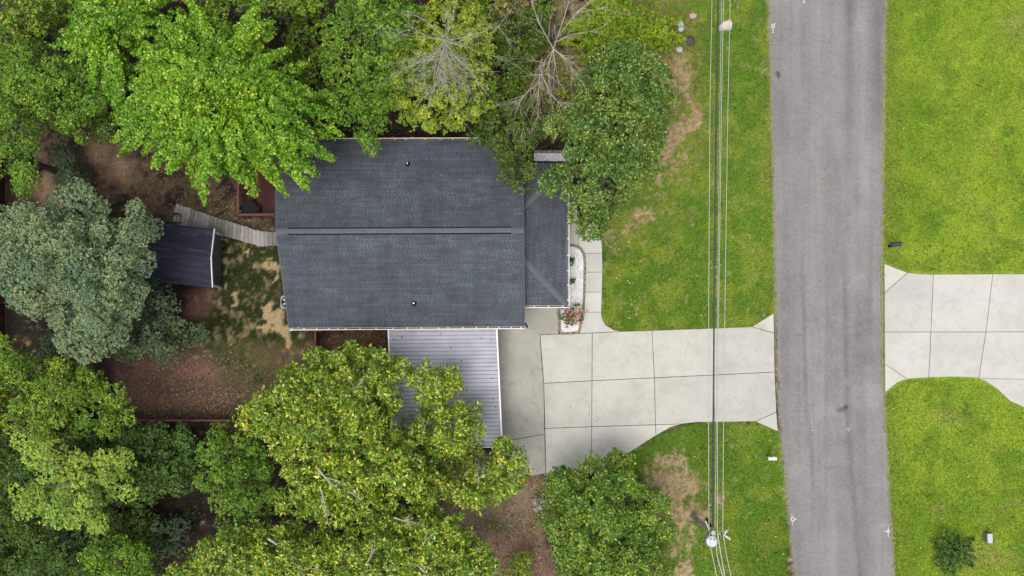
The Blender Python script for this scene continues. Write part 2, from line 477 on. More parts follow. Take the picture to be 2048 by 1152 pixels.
TANS_N = [(1340,115,14,16,.8),(1352,150,22,20,.75),(1378,165,12,25,.9),(1388,205,10,28,.95),(1386,240,12,18,.9),(1370,258,18,14,.8),(1340,285,22,22,.7),(1322,315,16,30,.7),(1350,335,30,28,.35),(1322,372,14,20,.7),(1290,430,34,16,.6),(1340,210,35,60,.35),(1245,450,22,14,.45),(1215,470,16,18,.5)]
TANS_S = [(1335,915,34,16,.75),(1365,925,16,26,.8),(1330,950,26,26,.8),(1360,965,32,24,.5),(1300,955,18,18,.6),(1335,990,20,22,.9),(1370,985,26,22,.75),(1390,975,12,18,.5),(1350,1020,20,26,.8),(1365,1040,30,22,.75),(1345,1070,16,22,.7),(1385,1085,10,20,.6),(1362,1125,22,30,.75),(1440,1000,14,25,.35),(1395,1040,25,22,.6),(1438,1015,12,20,.4)]
SANDS = [(545,640,16,22,.95),(560,665,18,20,.7),(570,690,10,18,.7),(555,620,12,14,.8),(540,530,14,20,.55),(555,545,8,16,.6),(490,500,9,16,.6),(475,590,10,20,.75),(468,610,9,12,.65),(460,570,7,12,.5),(500,535,12,8,.35),(450,520,10,30,.55),(446,560,6,20,.6),(500,450,30,6,.4)]
def blobs(px, py, lst):
    m = np.zeros(px.shape)
    for cx, cy, rx, ry, w in lst:
        m = 1-(1-m)*(1-w*np.exp(-(((px-cx)/rx)**2+((py-cy)/ry)**2)))
    return m
def lerp(c, d, m): return c*(1-m[..., None])+d*m[..., None]
def ground_color(px, py):
    n1, n2 = fbm(px/60, py/60), fbm(px/60+40, py/60+70)
    nf, ng = fbm(px/14+5, py/14+3), fbm(px/34+91, py/34+13)
    nl = fbm(px/130+20, py/130+61)
    nh = fbm(px/6+15, py/6+43, 3)
    wx, wy = px+(n1-.5)*50+(nf-.5)*26, py+(n2-.5)*50+(fbm(px/14+55, py/14+33)-.5)*26
    c = np.zeros(px.shape+(3,))+SHADED_DUFF
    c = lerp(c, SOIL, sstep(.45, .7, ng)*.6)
    # open brown soil upper left, with tan worn spots
    m = sstep(-30, 30, polydist(wx, wy, [(60,230),(170,240),(260,290),(420,360),(540,380),(540,470),(440,440),(340,420),(240,400),(200,370),(150,300),(60,400)]))
    c = lerp(c, C(0.155, 0.10, 0.066), m*sstep(.3, .62, nf)*.95)
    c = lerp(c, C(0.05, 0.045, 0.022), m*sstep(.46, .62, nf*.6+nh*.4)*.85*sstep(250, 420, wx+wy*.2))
    c = lerp(c, C(0.30, 0.20, 0.13), np.minimum(1, blobs(wx, wy, [(185,295,30,26,1),(230,335,30,24,.9),(100,370,22,40,.7),(370,425,20,14,.5)])*1.1)*.85)
    # back yard: moss and turf with sandy patches
    m = sstep(-20, 25, polydist(wx, wy, BACKYARD))
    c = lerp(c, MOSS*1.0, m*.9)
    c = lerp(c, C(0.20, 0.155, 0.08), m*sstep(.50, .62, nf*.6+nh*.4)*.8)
    m = sstep(-20, 30, polydist(wx, wy, [(400,690),(560,690),(640,660),(770,660),(770,780),(470,842),(400,760)]))
    c = lerp(c, C(0.145, 0.10, 0.055), m*.75)
    c = lerp(c, MOSS*1.25, m*sstep(.52, .66, ng)*.7)
    c = lerp(c, SAND, sstep(.34, .58, blobs(wx, wy, SANDS)+(nf-.5)*.9+(nh-.5)*.7))
    m = sstep(-24, 24, polydist(wx, wy, [(225,700),(400,695),(440,740),(470,842),(280,842)]))
    c = lerp(c, C(0.185, 0.112, 0.08), m*.85)
    c = lerp(c, C(0.09, 0.055, 0.04), m*sstep(.45, .62, nf*.4+nh*.6)*.7)
    c = lerp(c, C(0.26, 0.125, 0.10), np.minimum(1, blobs(wx, wy, [(385,610,24,30,.95),(395,740,34,20,.8),(270,735,30,22,.8),(330,720,30,14,.6),(410,580,20,10,.5)])))
    c = lerp(c, MOSS*1.4, blobs(wx, wy, [(480,740,40,40,.65),(520,770,40,30,.6),(450,700,40,20,.6)])*sstep(.3, .6, nf))
    m = sstep(-15, 15, polydist(wx, wy, [(640,655),(775,655),(775,760),(640,760)]))
    c = lerp(c, C(0.14, 0.075, 0.05), m*.8)
    # mulch between the trees south of the driveway
    m = sstep(-25, 25, polydist(wx, wy, [(880,900),(1110,940),(1120,1000),(1090,1060),(1130,1200),(990,1200),(960,1060),(870,1010)]))
    c = lerp(c, MULCH, m*.95)
    c = lerp(c, C(0.19, 0.11, 0.082), m*sstep(1030, 1090, wy)*.8)
    c = lerp(c, C(0.085, 0.12, 0.02), m*blobs(wx, wy, [(1000,1055,24,18,.9),(1020,1005,10,8,.8),(1070,1040,20,30,.6),(1085,985,24,26,.5)]))
    # dry grass under the dead trees at the top
    m = sstep(-30, 30, polydist(wx, wy, [(1030,80),(1200,-60),(1280,-60),(1240,120),(1150,240),(1060,270),(1020,180)]))
    c = lerp(c, C(0.25, 0.205, 0.095), m*sstep(.25, .6, nf*.6+nh*.4)*.95)
    # lawns
    mN = sstep(-16, 14, polydist(wx, wy, LAWN_N))
    grass = LUSH*(0.85+.4*nl)[..., None]
    grass = lerp(grass, YELG, np.clip(sstep(.44, .70, ng)*.7, 0, 1))
    grass = lerp(grass, OLIVE, sstep(1430, 1360, wx)*sstep(420, 80, wy)*(.35+.6*sstep(.35, .6, nf)))
    grass = lerp(grass, OLIVE*1.1, sstep(40, 10, 1550-wx+0*wy)*.25)
    c = lerp(c, grass, mN)
    halo = blobs(wx, wy, [(a_, b_, c_*2.1, d_*1.6, e_*.75) for a_, b_, c_, d_, e_ in TANS_N])
    c = lerp(c, C(0.245, 0.20, 0.075), halo*sstep(.36, .6, nf*.5+nh*.5)*.8*sstep(1180, 1230, px))
    tn = C(0.30, 0.215, 0.12)+(TAN*1.08-C(0.30, 0.215, 0.12))*sstep(.3, .65, nh)[..., None]
    c = lerp(c, tn, sstep(.08, .80, blobs(wx, wy, TANS_N)+(nf-.5)*.6+(nh-.5)*.9)*.92*sstep(1180, 1230, px))
    mS = sstep(-14, 12, polydist(wx, wy, LAWN_S))
    g2 = LUSH*(0.9+.4*nl)[..., None]
    g2 = lerp(g2, YELG, sstep(.44, .70, ng)*.6*sstep(1380, 1440, wx))
    g2 = lerp(g2, LUSH*.8, blobs(wx, wy, [(1540,1100,50,60,.5)]))
    c = lerp(c, g2, mS)
    c = lerp(c, tn, sstep(.10, .78, blobs(wx, wy, TANS_S)+(nf-.5)*.7+(nh-.5)*.9)*.95)
    mE = sstep(-4, 6, polydist(px, py, LAWN_E))
    g3 = C(0.165, 0.27, 0.022)*(0.88+.3*nl)[..., None]
    g3 = lerp(g3, C(0.275, 0.37, 0.032), sstep(.36, .66, nl*.45+ng*.35+fbm(px/20+3, py/20+8)*.2)*.8)
    g3 = lerp(g3, LUSH*1.05, sstep(.54, .70, fbm(px/38+7, py/38+77))*.55)
    g3 = lerp(g3, C(0.23, 0.27, 0.05), sstep(.55, .75, fbm(px/60+31, py/60+5))*.35*sstep(1800, 1950, px))
    g3 = lerp(g3, C(0.17, 0.215, 0.03), sstep(60, 10, px-1765)*.6)
    c = lerp(c, g3, mE)
    c = lerp(c, C(0.33, 0.26, 0.10), blobs(wx, wy, [(2020,1010,22,6,.6),(1880,1020,14,8,.4),(2040,60,40,30,.35),(1990,1110,50,14,.4),(1885,830,30,12,.25)])*mE)
    # pale grit along both road edges
    el, er = road_left(py), road_right(py)
    grit = np.maximum(sstep(5+8*(nf-.5), 1, np.abs(px-el)), sstep(5+8*(nf-.5), 1, np.abs(px-er)))
    c = lerp(c, C(0.32, 0.27, 0.20), grit*.6)
    g = np.clip(np.maximum.reduce([mN, mS, mE]), 0, 1)
    return c, g
RL = [(-1200, 1500), (-200, 1531), (0, 1537), (140, 1541), (330, 1546), (520, 1550), (700, 1553), (800, 1557), (860, 1561), (900, 1565), (980, 1572), (1060, 1580), (1152, 1588), (1400, 1612), (2400, 1710)]
RR = [(-1200, 1800), (-200, 1776), (0, 1772), (150, 1768.5), (330, 1767), (520, 1764), (700, 1764), (780, 1767), (860, 1771), (900, 1774), (1000, 1779), (1080, 1785), (1152, 1789), (1400, 1806), (2400, 1880)]
def road_left(py): return np.interp(py, [p for p, _ in RL], [x for _, x in RL])
def road_right(py): return np.interp(py, [p for p, _ in RR], [x for _, x in RR])

def build_ground():
    xs = np.concatenate([[-900, -300, -120, -60, -45, -38], np.arange(-33, 33.01, 0.12), [38, 45, 60, 120, 300, 900]])
    ys = np.concatenate([[-900, -300, -100, -50, -30, -22], np.arange(-16, 25.01, 0.12), [30, 38, 60, 120, 300, 900]])
    X, Y = np.meshgrid(xs, ys)
    px, py = proj(np.clip(X, -45, 45), np.clip(Y, -30, 40))
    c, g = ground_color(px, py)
    rng = np.random.default_rng(1)
    Z = (fbm(X*1.6+50, Y*1.6+50)-.5)*0.05*np.where((np.abs(X) < 33) & (Y > -16) & (Y < 25), 1, 0)-0.03
    v = np.stack([X, Y, Z], -1).reshape(-1, 3)
    nx, ny = len(xs), len(ys)
    i = (np.arange(ny-1)[:, None]*nx+np.arange(nx-1)[None, :]).ravel()
    f = np.stack([i, i+1, i+nx+1, i+nx], -1)
    me = bpy.data.meshes.new('ground')
    me.vertices.add(len(v)); me.vertices.foreach_set('co', v.astype(np.float32).ravel())
    me.loops.add(f.size); me.loops.foreach_set('vertex_index', f.astype(np.int32).ravel())
    me.polygons.add(len(f)); me.polygons.foreach_set('loop_start', np.arange(0, f.size, 4, dtype=np.int32))
    me.polygons.foreach_set('use_smooth', np.ones(len(f), bool))
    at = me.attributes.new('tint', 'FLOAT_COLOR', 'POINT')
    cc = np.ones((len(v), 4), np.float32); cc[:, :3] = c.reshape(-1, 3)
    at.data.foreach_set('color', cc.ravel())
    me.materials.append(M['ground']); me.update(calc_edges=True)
    o = bpy.data.objects.new('ground', me); COL.objects.link(o)
    tag(o, kind='structure')
build_ground()

# ------------------------------------------------------------------ road
def build_road():
    rows = np.concatenate([[-1200, -700, -400], np.arange(-120, 1280, 3.0), [1400, 1800, 2400]])
    us = np.linspace(0, 1, 61)
    n = fbm(rows/9.0, rows*0+3)-.5+.9*(fbm(rows/2.5, rows*0+8)-.5); n2 = fbm(rows/9.0, rows*0+31)-.5+.9*(fbm(rows/2.5, rows*0+38)-.5)
    L = road_left(rows)+n*7; R = road_right(rows)+n2*7
    PX = L[:, None]*(1-us)+R[:, None]*us; PY = np.repeat(rows[:, None], len(us), 1)
    V = Pn(PX, PY, 0.0)
    V[..., 2] = 0.012+0.05*(1-(2*us-1)**2)[None, :]
    V[:, 0, 2] = V[:, -1, 2] = -0.06
    U = np.repeat(us[None, :], len(rows), 0)
    nl = fbm(PX/26, PY/190); nm = fbm(PX/40+9, PY/40+2, 5)
    s = 0.92+0.16*(nl-.5)*2+0.14*(nm-.5)*2+.22*(fbm(PX/7+3, PY/420, 3)-.5)+.10*(fbm(PX/5, PY/5, 3)-.5)*2
    def band(c, w, d, lo=-2000, hi=3000, soft=120):
        cc = c+0.02*(fbm(PY/160+c*40, PY*0+5)-.5)
        return 1-1.45*d*np.exp(-((U-cc)/w)**2)*sstep(lo-soft, lo+soft, PY)*sstep(hi+soft, hi-soft, PY)
    s *= band(.69, .045, .17, -500, 330)*band(.95, .06, .17, -900, 250)*band(.26, .022, .15, 520, 1000)*band(.645, .03, .17, 480, 1300)*band(.72, .06, .10, 860, 1300)
    s *= band(.80, .07, -.07, -500, 500)*band(.40, .06, -.05)*band(.52, .012, -.05, 600, 1000)*band(.06, .06, .06)*band(.55, .10, .06, 900, 1300)
    def spot(cx, cy, rx, ry, k, e=2):
        ww = (nm-.5)*1.1
        return 1+k*sstep(1.15, .75, np.hypot((PX-cx)/rx, (PY-cy)/ry)+ww)
    for a in [(1738,792,40,34,.17),(1700,850,14,24,.10),(1682,820,10,5,-.4),(1690,814,5,4,-.5),(1650,822,24,14,.09),(1692,765,7,8,.16),(1593,752,8,10,.12),(1604,735,6,16,.10),(1555,147,6,5,-.55),(1557,153,3.5,7,-.55),(1660,770,26,30,-.07),(1735,690,40,34,-.08),(1590,940,14,22,.1),(1720,640,30,50,-.06),(1765,1050,7,4,.2),(1600,790,30,30,.05),(1702,30,14,40,-.10)]:
        s *= spot(*a)
    # fine cracks along and across the lane
    for cx, cy, ln, ang in [(1665,100,90,1.55),(1640,80,30,.3),(1660,150,26,.1),(1628,640,60,1.2),(1600,700,70,1.57),(1661,700,120,1.57),(1700,480,60,1.4),(1650,930,40,.2),(1655,300,80,1.6),(1690,880,30,.1)]:
        dx, dy = math.cos(ang), math.sin(ang)
        t = (PX-cx)*dx+(PY-cy)*dy; w = -(PX-cx)*dy+(PY-cy)*dx+(fbm(PX/12, PY/12)-.5)*22
        s *= 1-.16*np.exp(-(w/1.6)**2)*(np.abs(t) < ln/2)
    base = C(0.250, 0.240, 0.234)
    col = base*s[..., None]
    col = lerp(col, C(0.34, 0.30, 0.25), np.maximum(sstep(.022, .0, U+.02*(nm-.5)), sstep(.978, 1.0, U+.02*(nm-.5)))*.8)
    nr, nc = U.shape
    i = (np.arange(nr-1)[:, None]*nc+np.arange(nc-1)[None, :]).ravel()
    f = np.stack([i, i+nc, i+nc+1, i+1], -1)
    me = bpy.data.meshes.new('road')
    v = V.reshape(-1, 3)
    me.from_pydata(v.tolist(), [], f.tolist())
    at = me.attributes.new('tint', 'FLOAT_COLOR', 'POINT')
    cc = np.ones((len(v), 4), np.float32); cc[:, :3] = col.reshape(-1, 3)
    at.data.foreach_set('color', cc.ravel())
    me.materials.append(M['road']); me.update()
    tag(bpy.data.objects.new('road', me), kind='structure')
    COL.objects.link(bpy.data.objects['road'])
build_road()
def road_z(px, py):
    u = (px-road_left(py))/(road_right(py)-road_left(py))
    return 0.012+0.05*(1-(2*float(u)-1)**2)

# survey marks painted on the road: ring with short lines
def mark(cx, cy, r, lines, label, mat='paint', ring=True):
    mb = MB(); z = road_z(cx, cy)+0.006
    if ring:
        n = 20
        for k in range(n):
            a0, a1 = 2*math.pi*k/n, 2*math.pi*(k+1)/n
            q = [(r*math.cos(a0), r*math.sin(a0)), (r*math.cos(a1), r*math.sin(a1)), ((r-1.5)*math.cos(a1), (r-1.5)*math.sin(a1)), ((r-1.5)*math.cos(a0), (r-1.5)*math.sin(a0))]
            mb.poly([P(cx+x, cy+y, z) for x, y in q][::-1])
    for x0, y0, x1, y1, w in lines:
        dx, dy = x1-x0, y1-y0; l = math.hypot(dx, dy); ox, oy = -dy/l*w/2, dx/l*w/2
        pts = [P(cx+x, cy+y, z+.001) for x, y in ((x0+ox, y0+oy), (x1+ox*.6, y1+oy*.6), (x1-ox*.6, y1-oy*.6), (x0-ox, y0-oy))]
        mb.poly(pts)
    for k, f in enumerate(mb.f):            # all faces up
        a, b, c = (Vector(mb.v[i]) for i in f[:3])
        if (b-a).cross(c-a).z < 0: mb.f[k] = f[::-1]
    return tag(obj('painted_mark', mb, M[mat]), label, 'road marking', 'painted marks on the road')
mark(1546, 52, 3.6, [(0, 3.5, 0, 13, 1.3), (-1.8, 13, 2.2, 13, 1.6), (3, -3, 4.2, -6, 1.4)], 'white painted ring with a short stem at the top left road edge')
mark(1585.5, 1038.5, 4.2, [(4, 0, 12, -.4, 1.2), (0, 4, 0, 13, 1.1), (-1, -4, -2, -12, 1.1)], 'white painted ring with three lines at the lower left road edge')
mark(1776.5, 1062.5, 3.0, [(-3, 0, -13, -.5, 1.2), (0, 3, 0, 13, 1.1), (0, -3, 0, -12, 1.1)], 'white painted ring with three lines at the lower right road edge')
mark(1608, 3, 3, [(0, -6, 0, 1, 2), (-3, 2, 3, 2, 1.6)], 'small white painted tick in the lane at the top of the road', ring=False)
mark(1625, 850, 3, [(0, -2, .5, 13, 1.0), (-3, 11, 4, 11, 1.8), (-1.5, -2, -2.5, -24, 1.2)], 'faded white scrape mark in the left lane below the driveway', 'chalk', False)
mark(1697, 858, 3, [(-5, 0, 5, 0, 2.2), (0, -3, 0, 5, 2.4)], 'short faded white scrape mark in the right lane', 'chalk', False)

# ------------------------------------------------------------------ concrete slabs
def pave(name, slabs, mat, z1=0.06, gap=0.013, kind='structure', mats=None):
    root = bpy.data.objects.new(name, None); COL.objects.link(root)
    gap = .009 if name == 'footpath' else gap
    allp = [P(x, y, z1) for s in slabs for x, y in s]
    c = sum(allp, Vector())/len(allp); c.z = 0
    root.location = c; ORIGIN[root.name] = c.copy()
    root['kind'] = kind
    mb = MB()
    for s in slabs:
        poly = ccw([tuple(P(x, y, z1))[:2] for x, y in s])
        mb.prism(inset(poly, 0.06), -0.1, z1-0.045)
    tag(obj('joint_bed', mb, M['joint'], root), None)
    for i, s in enumerate(slabs):
        poly = ccw([tuple(P(x, y, z1))[:2] for x, y in s])
        poly = inset(poly, gap)
        mb = MB(); mb.prism(poly, -0.08, z1+random.uniform(-.004, .004), 0.008)
        obj('slab', mb, (mats or {}).get(i, mat), root)
    return root
# driveway west of the road
def ln(a, b, t): return (a[0]+(b[0]-a[0])*t, a[1]+(b[1]-a[1])*t)
A = [(1080, 669.5), (1087.6, 766.5), (1090, 857), (1092, 947)]
V1 = [(1184.5, 666), (1184, 761.5), (1183.5, 853.5), (1183, 946)]
V2 = [(1304, 661), (1309, 755.5), (1311, 849.5), (1312, 871)]
V3 = [(1427, 656.5), (1428, 750), (1429, 844)]
E = [(1504, 653.5), (1548.5, 666), (1549.5, 744), (1553, 824), (1511, 843)]
slabs = [
    [A[0], V1[0], V1[1], A[1]], [A[1], V1[1], V1[2], A[2]], [A[2], V1[2], V1[3], (1140, 947), A[3]],
    [V1[0], (1240, 663), V2[0], V2[1], V1[1]], [V1[1], V2[1], V2[2], V1[2]],
    [V1[2], V2[2], V2[3], (1251, 910), (1205, 938), V1[3]],
    [V2[0], V3[0], V3[1], V2[1]], [V2[1], V3[1], V3[2], (1393, 844.5), (1362, 848), (1340, 848.7), V2[2]],
    [V2[2], (1340, 848.7), (1362, 848), (1341, 854.5), V2[3]],
    [V3[0], E[0], E[1], E[2], V3[1]], [V3[1], E[2], E[3], E[4], V3[2]],
    [E[0], (1547.5, 626), E[1]], [E[4], E[3], (1556, 863)],
]
pave('driveway', slabs, M['slab'])
pave('parking_apron', [[(1046, 600), (1115.5, 600), (1117.5, 668.5), (1080, 669.5), (1084.5, 735), (1087.6, 766.5), (1088.6, 812), (1089.5, 868), (1018, 881), (990, 884), (984, 640), (1046, 640)],
                       [(1018, 881), (1089.5, 868), (1092, 947), (1042, 955), (1000, 957), (990, 884)]], M['slab_old'], 0.05)
pave('carport_floor', [[(785, 650), (983, 650), (989, 890), (785, 890)]], M['slab_old'], 0.045)
pave('footpath', [
    [(1130, 446), (1156.5, 446), (1156.5, 491), (1148, 488.5), (1130, 488.5)],
    [(1156.5, 446), (1190, 446), (1198, 463), (1203, 478), (1204.5, 506), (1170, 507), (1164, 498), (1156.5, 491)],
    [(1170, 507), (1204.5, 506), (1205, 544), (1171.5, 544.5)], [(1171.5, 544.5), (1205, 544), (1204, 584), (1170.5, 584.5)],
    [(1170.5, 584.5), (1204, 584), (1202.5, 624), (1168.5, 624.5)],
    [(1168.5, 624.5), (1202.5, 624), (1204, 637), (1211, 650), (1228, 660), (1242, 662.6), (1186, 665.6), (1158.5, 666.5)]], M['slab_walk'])
pave('opposite_driveway', [
    [(1768.5, 527), (1794.7, 537.6), (1815, 545.2), (1769.3, 585.7)],
    [(1769.3, 585.7), (1815, 545.2), (1841, 547.7), (1867, 548.5), (1862, 664), (1769.5, 664)],
    [(1769.5, 664), (1862, 664), (1857.6, 755), (1814, 757.6), (1770, 728)],
    [(1770, 728), (1814, 757.6), (1795, 765), (1770.5, 785)],
    [(1867, 548.5), (1986, 548), (1972, 663.7), (1862, 664)],
    [(1862, 664), (1972, 663.7), (1957.5, 756), (1939, 754.5), (1904, 753.5), (1857.6, 755)],
    [(1986, 548), (2140, 547.5), (2130, 663), (1972, 663.7)],
    [(1972, 663.7), (2130, 663), (2130, 760), (1957.5, 757)],
    [(1957.5, 757), (2130, 760), (2130, 850), (2075, 830), (2048, 814), (2021, 802.6), (1994, 777), (1968, 760)]], M['slab_e'])

mb = MB()
for x0, y0, x1, y1, w in ((1172,808,1182,814,1.6),(1178,818,1180,838,1.4),(1187,836,1198,846,2.2),(1190,830,1203,842,1.8),(1184,826,1192,832,1.2),(1140,810,1142,818,2.0),(1122,793,1125,799,1.6),(1156,797,1158,800,1.6),(1200,676,1203,681,1.8),(1545,756,1550,770,1.2),(1541,760,1546,776,1.0)):
    dx, dy = x1-x0, y1-y0; l = math.hypot(dx, dy); ox, oy = -dy/l*w/2, dx/l*w/2; xm, ym = (x0+x1)/2+ox*.6, (y0+y1)/2+oy*.6
    q = [P(x, y, .0665) for x, y in ((x0, y0), (xm+ox, ym+oy), (x1, y1), (xm-ox, ym-oy))]
    if (q[1]-q[0]).cross(q[2]-q[0]).z < 0: q = q[::-1]
    mb.poly(q)
tag(obj('tyre_scuffs', mb, M['scuff']), 'faint dark tyre scuffs on the driveway slabs', 'scuff marks', kind='stuff')

# ------------------------------------------------------------------ house
ZE, ZR = 2.9, 4.5
R0, R1 = P(552, 463, ZR), P(1047, 460.5, ZR)
L0, L1 = P(578, 656, ZE), P(1049, 653, ZE)
U0, U1 = P(551, 281, ZE), P(1045, 279, ZE)
house = thing('house', P(800, 470, 0), 'single storey house with a slate blue shingled gable roof', 'house')

def wall_ring(mb, pts, z0, z1, th=0.15):
    pts = ccw([tuple(p)[:2] for p in pts]); inn = inset(pts, th); n = len(pts)
    for i in range(n):
        j = (i+1) % n
        b = [Vector((*pts[i], z0)), Vector((*pts[j], z0)), Vector((*inn[j], z0)), Vector((*inn[i], z0))]
        mb.hexa(b, [Vector((p.x, p.y, z1)) for p in b])
mb = MB()
corners = ccw([tuple(p)[:2] for p in (L0, L1, U1, U0)])
walls = inset(corners, 0.45)
wall_ring(mb, walls, 0, ZE+0.02)
# gable ends
for a, b, r in ((L0, U0, R0), (L1, U1, R1)):
    k = 0.45 if a is L0 else -0.45
    q = [Vector((a.x+k, a.y, ZE)), Vector((b.x+k, b.y, ZE)), Vector((r.x+k, r.y, ZR-.12))]
    q2 = [p+Vector((0.12*(1 if k > 0 else -1), 0, 0)) for p in q]
    n0 = len(mb.v); mb.v += [tuple(p) for p in q+q2]
    mb.f += [(n0, n0+1, n0+2), (n0+5, n0+4, n0+3), (n0, n0+3, n0+4, n0+1), (n0+1, n0+4, n0+5, n0+2), (n0+2, n0+5, n0+3, n0)]
obj('wall', mb, M['siding'], house)

def roof_patch(parent, a0, a1, b0, b1, course, tabw, mat, base, th=0.12, split=.55, rng=None, name='roof', gapw=(.035, .095)):
    """roof plane (eave a0-a1, top b0-b1): slab, then every shingle tab as raised geometry"""
    rng = rng or random.Random(5)
    nrm = (a1-a0).cross(b0-a0).normalized()
    if nrm.z < 0: nrm = -nrm
    mb = MB()
    top = [a0, a1, b1, b0] if (b1-b0).length > 0.05 else [a0, a1, b0]
    if len(top) == 4: mb.hexa([p-nrm*th for p in top], top)
    else:
        n0 = len(mb.v); mb.v += [tuple(p-nrm*th) for p in top]+[tuple(p) for p in top]
        mb.f += [(n0+2, n0+1, n0), (n0+3, n0+4, n0+5)]+[(n0+i, n0+(i+1) % 3, n0+3+(i+1) % 3, n0+3+i) for i in range(3)]
    plane = obj(name, mb, base, parent)
    nC = max(2, round(((b0+b1)/2-(a0+a1)/2).length/course))
    sh = MB()
    u = (a1-a0).normalized(); W0 = (a1-a0).length; xl1, xr1 = (b0-a0).dot(u), (b1-a0).dot(u)
    def at(x, t, h):
        xl, xr = xl1*t, W0+(xr1-W0)*t
        q = min(1.0, max(0.0, (x-xl)/max(xr-xl, 1e-6)))
        return a0.lerp(a1, q).lerp(b0.lerp(b1, q), t)+nrm*h
    for i in range(nC):
        t0, t1 = i/nC, (i+1.0)/nC
        tm = t0+(t1-t0)*split
        lo, hi = min(xl1*t0, xl1*t1), max(W0+(xr1-W0)*t0, W0+(xr1-W0)*t1)
        x = lo-rng.uniform(0, 1.0)
        while x < hi-0.02:
            e = x+rng.uniform(.9, 1.1)
            xs, xe = max(x, lo), min(e, hi); x = e
            if xe-xs < .02: continue
            hb = rng.uniform(0.016, 0.022)
            n0 = len(sh.v); mids = []; teeth = []
            c = xs+rng.uniform(-.05, .03)
            while c < xe:
                w = rng.uniform(*tabw); p, q = max(c, xs), min(c+w, xe)
                if q-p > .015: teeth.append((p, q))
                c += w+rng.uniform(*gapw)
            ml = [xs]+[z for t in teeth for z in t]+[xe]
            base_i = n0
            sh.v += [tuple(at(z, tm, hb*.6)) for z in ml]
            k = len(ml)
            sh.v += [tuple(at(xe, t1, .004)), tuple(at(xs, t1, .004))]
            sh.f.append(tuple(range(base_i, base_i+k))+(base_i+k, base_i+k+1))
            for j, (p, q) in enumerate(teeth):
                m0, m1 = base_i+1+2*j, base_i+2+2*j
                v0 = len(sh.v)
                sh.v += [tuple(at(p, t0, hb)), tuple(at(q, t0, hb)), tuple(at(p, t0, 0)), tuple(at(q, t0, 0))]
                sh.f += [(v0, v0+1, m1, m0), (v0+2, v0+3, v0+1, v0)]
    tag(obj('shingles', sh, mat, plane), kind='stuff')
    return plane
rg = random.Random(11)
roof_s = roof_patch(house, L0, L1, R0, R1, 0.126, (0.055, 0.16), M['shingle'], M['underlay'], rng=rg)
roof_n = roof_patch(house, U1, U0, R1, R0, 0.126, (0.055, 0.16), M['shingle'], M['underlay'], rng=rg)

# ridge vent with its caps
def caps(parent, p0, p1, step, wid, name, z=0.03, droop=0.05, mat='cap'):
    d = (p1-p0); n = max(1, round(d.length/step)); u = d.normalized()
    side = u.cross(Vector((0, 0, 1))).normalized(); up = side.cross(u)
    l = d.length/n
    me = None
    org = origin(parent)
    for i in range(n):
        if me is None:
            mb = MB(); L = l*1.12
            for sgn in (-1, 1):
                q = [Vector((0, 0, 0)), Vector((L, 0, -.008)), Vector((L, sgn*wid/2, -droop-.008)), Vector((0, sgn*wid/2, -droop))]
                if sgn < 0: q = q[::-1]
                b = [p-Vector((0, 0, .012)) for p in q]
                mb.hexa(b, q)
            me = bpy.data.meshes.new(name); me.from_pydata(mb.v, [], mb.f); me.materials.append(M[mat])
        o = bpy.data.objects.new(name, me); COL.objects.link(o); o.parent = parent
        o.matrix_local = Matrix.Translation(p0+u*(l*i)+up*z-org) @ Matrix((u, side, up)).transposed().to_4x4()
    return n
va, vb = P(576, 463, ZR), P(1022, 460.7, ZR)
mb = MB()
mb.run(va, vb, Vector((0, 1, 0)), Vector((0, 0, 1)), -0.18, 0.18, -0.06, 0.05)
vent = obj('ridge_vent', mb, M['black'], house)
caps(vent, va, vb, 0.26, 0.25, 'ridge_cap', 0.085, 0.022)
caps(roof_s, R0, va, 0.3, 0.28, 'ridge_cap', 0.03, 0.045)
caps(roof_s, vb, R1, 0.3, 0.28, 'ridge_cap', 0.03, 0.045)
# edge trim on the gables
for a, b in ((L0, R0), (U0, R0), (L1, R1), (U1, R1)):
    mb = MB(); mb.run(a, b, Vector((1 if a in (L0, U0) else -1, 0, 0)), Vector((0, 0, 1)), -0.03, 0.0, -0.16, -0.005)
    obj('barge_board', mb, M['shedwall'], house)

def gutter(parent, p0, p1, out, mat, hangers, dz=-0.02):
    """open channel along an eave with straps across it"""
    up = Vector((0, 0, 1)); q0, q1 = p0+up*dz, p1+up*dz
    mb = MB()
    mb.run(q0, q1, out, up, 0.085, 0.125, -0.10, 0.0)
    mb.run(q0, q1, out, up, 0.015, 0.085, -0.10, -0.085)
    mb.run(q0, q1, out, up, 0.0, 0.015, -0.10, 0.0)
    g = obj('gutter', mb, M[mat], parent)
    mb = MB(); mb.run(q0, q1, out, up, 0.015, 0.085, -0.085, -0.035)
    obj('gutter_debris', mb, M['debris'], g)
    u = (q1-q0).normalized()
    me = None
    for s in hangers:
        c = q0.lerp(q1, s)
        if me is None:
            h = MB(); h.run(Vector((0, 0, 0))-u*.022, Vector((0, 0, 0))+u*.022, out, up, -0.01, 0.12, 0.004, 0.022)
            me = bpy.data.meshes.new('hanger'); me.from_pydata(h.v, [], h.f); me.materials.append(M[mat])
        o = bpy.data.objects.new('hanger', me); COL.objects.link(o); o.parent = g
        o.location = c-origin(parent)
    return g
def hang(pxs, a, b): return [(x-a)/(b-a) for x in pxs]
gutter(house, L0, L1, Vector((0, -1, 0)), 'white', hang([584, 608, 634, 658, 676, 691, 720, 752, 786, 815, 843, 877, 896, 926, 953, 976, 998, 1022, 1042], 578, 1049))
gutter(house, U0, U1, Vector((0, 1, 0)), 'cream', hang([590, 622, 655, 690, 715, 737, 760, 790, 812, 850, 880, 905, 935, 965, 1000, 1030], 551, 1045))
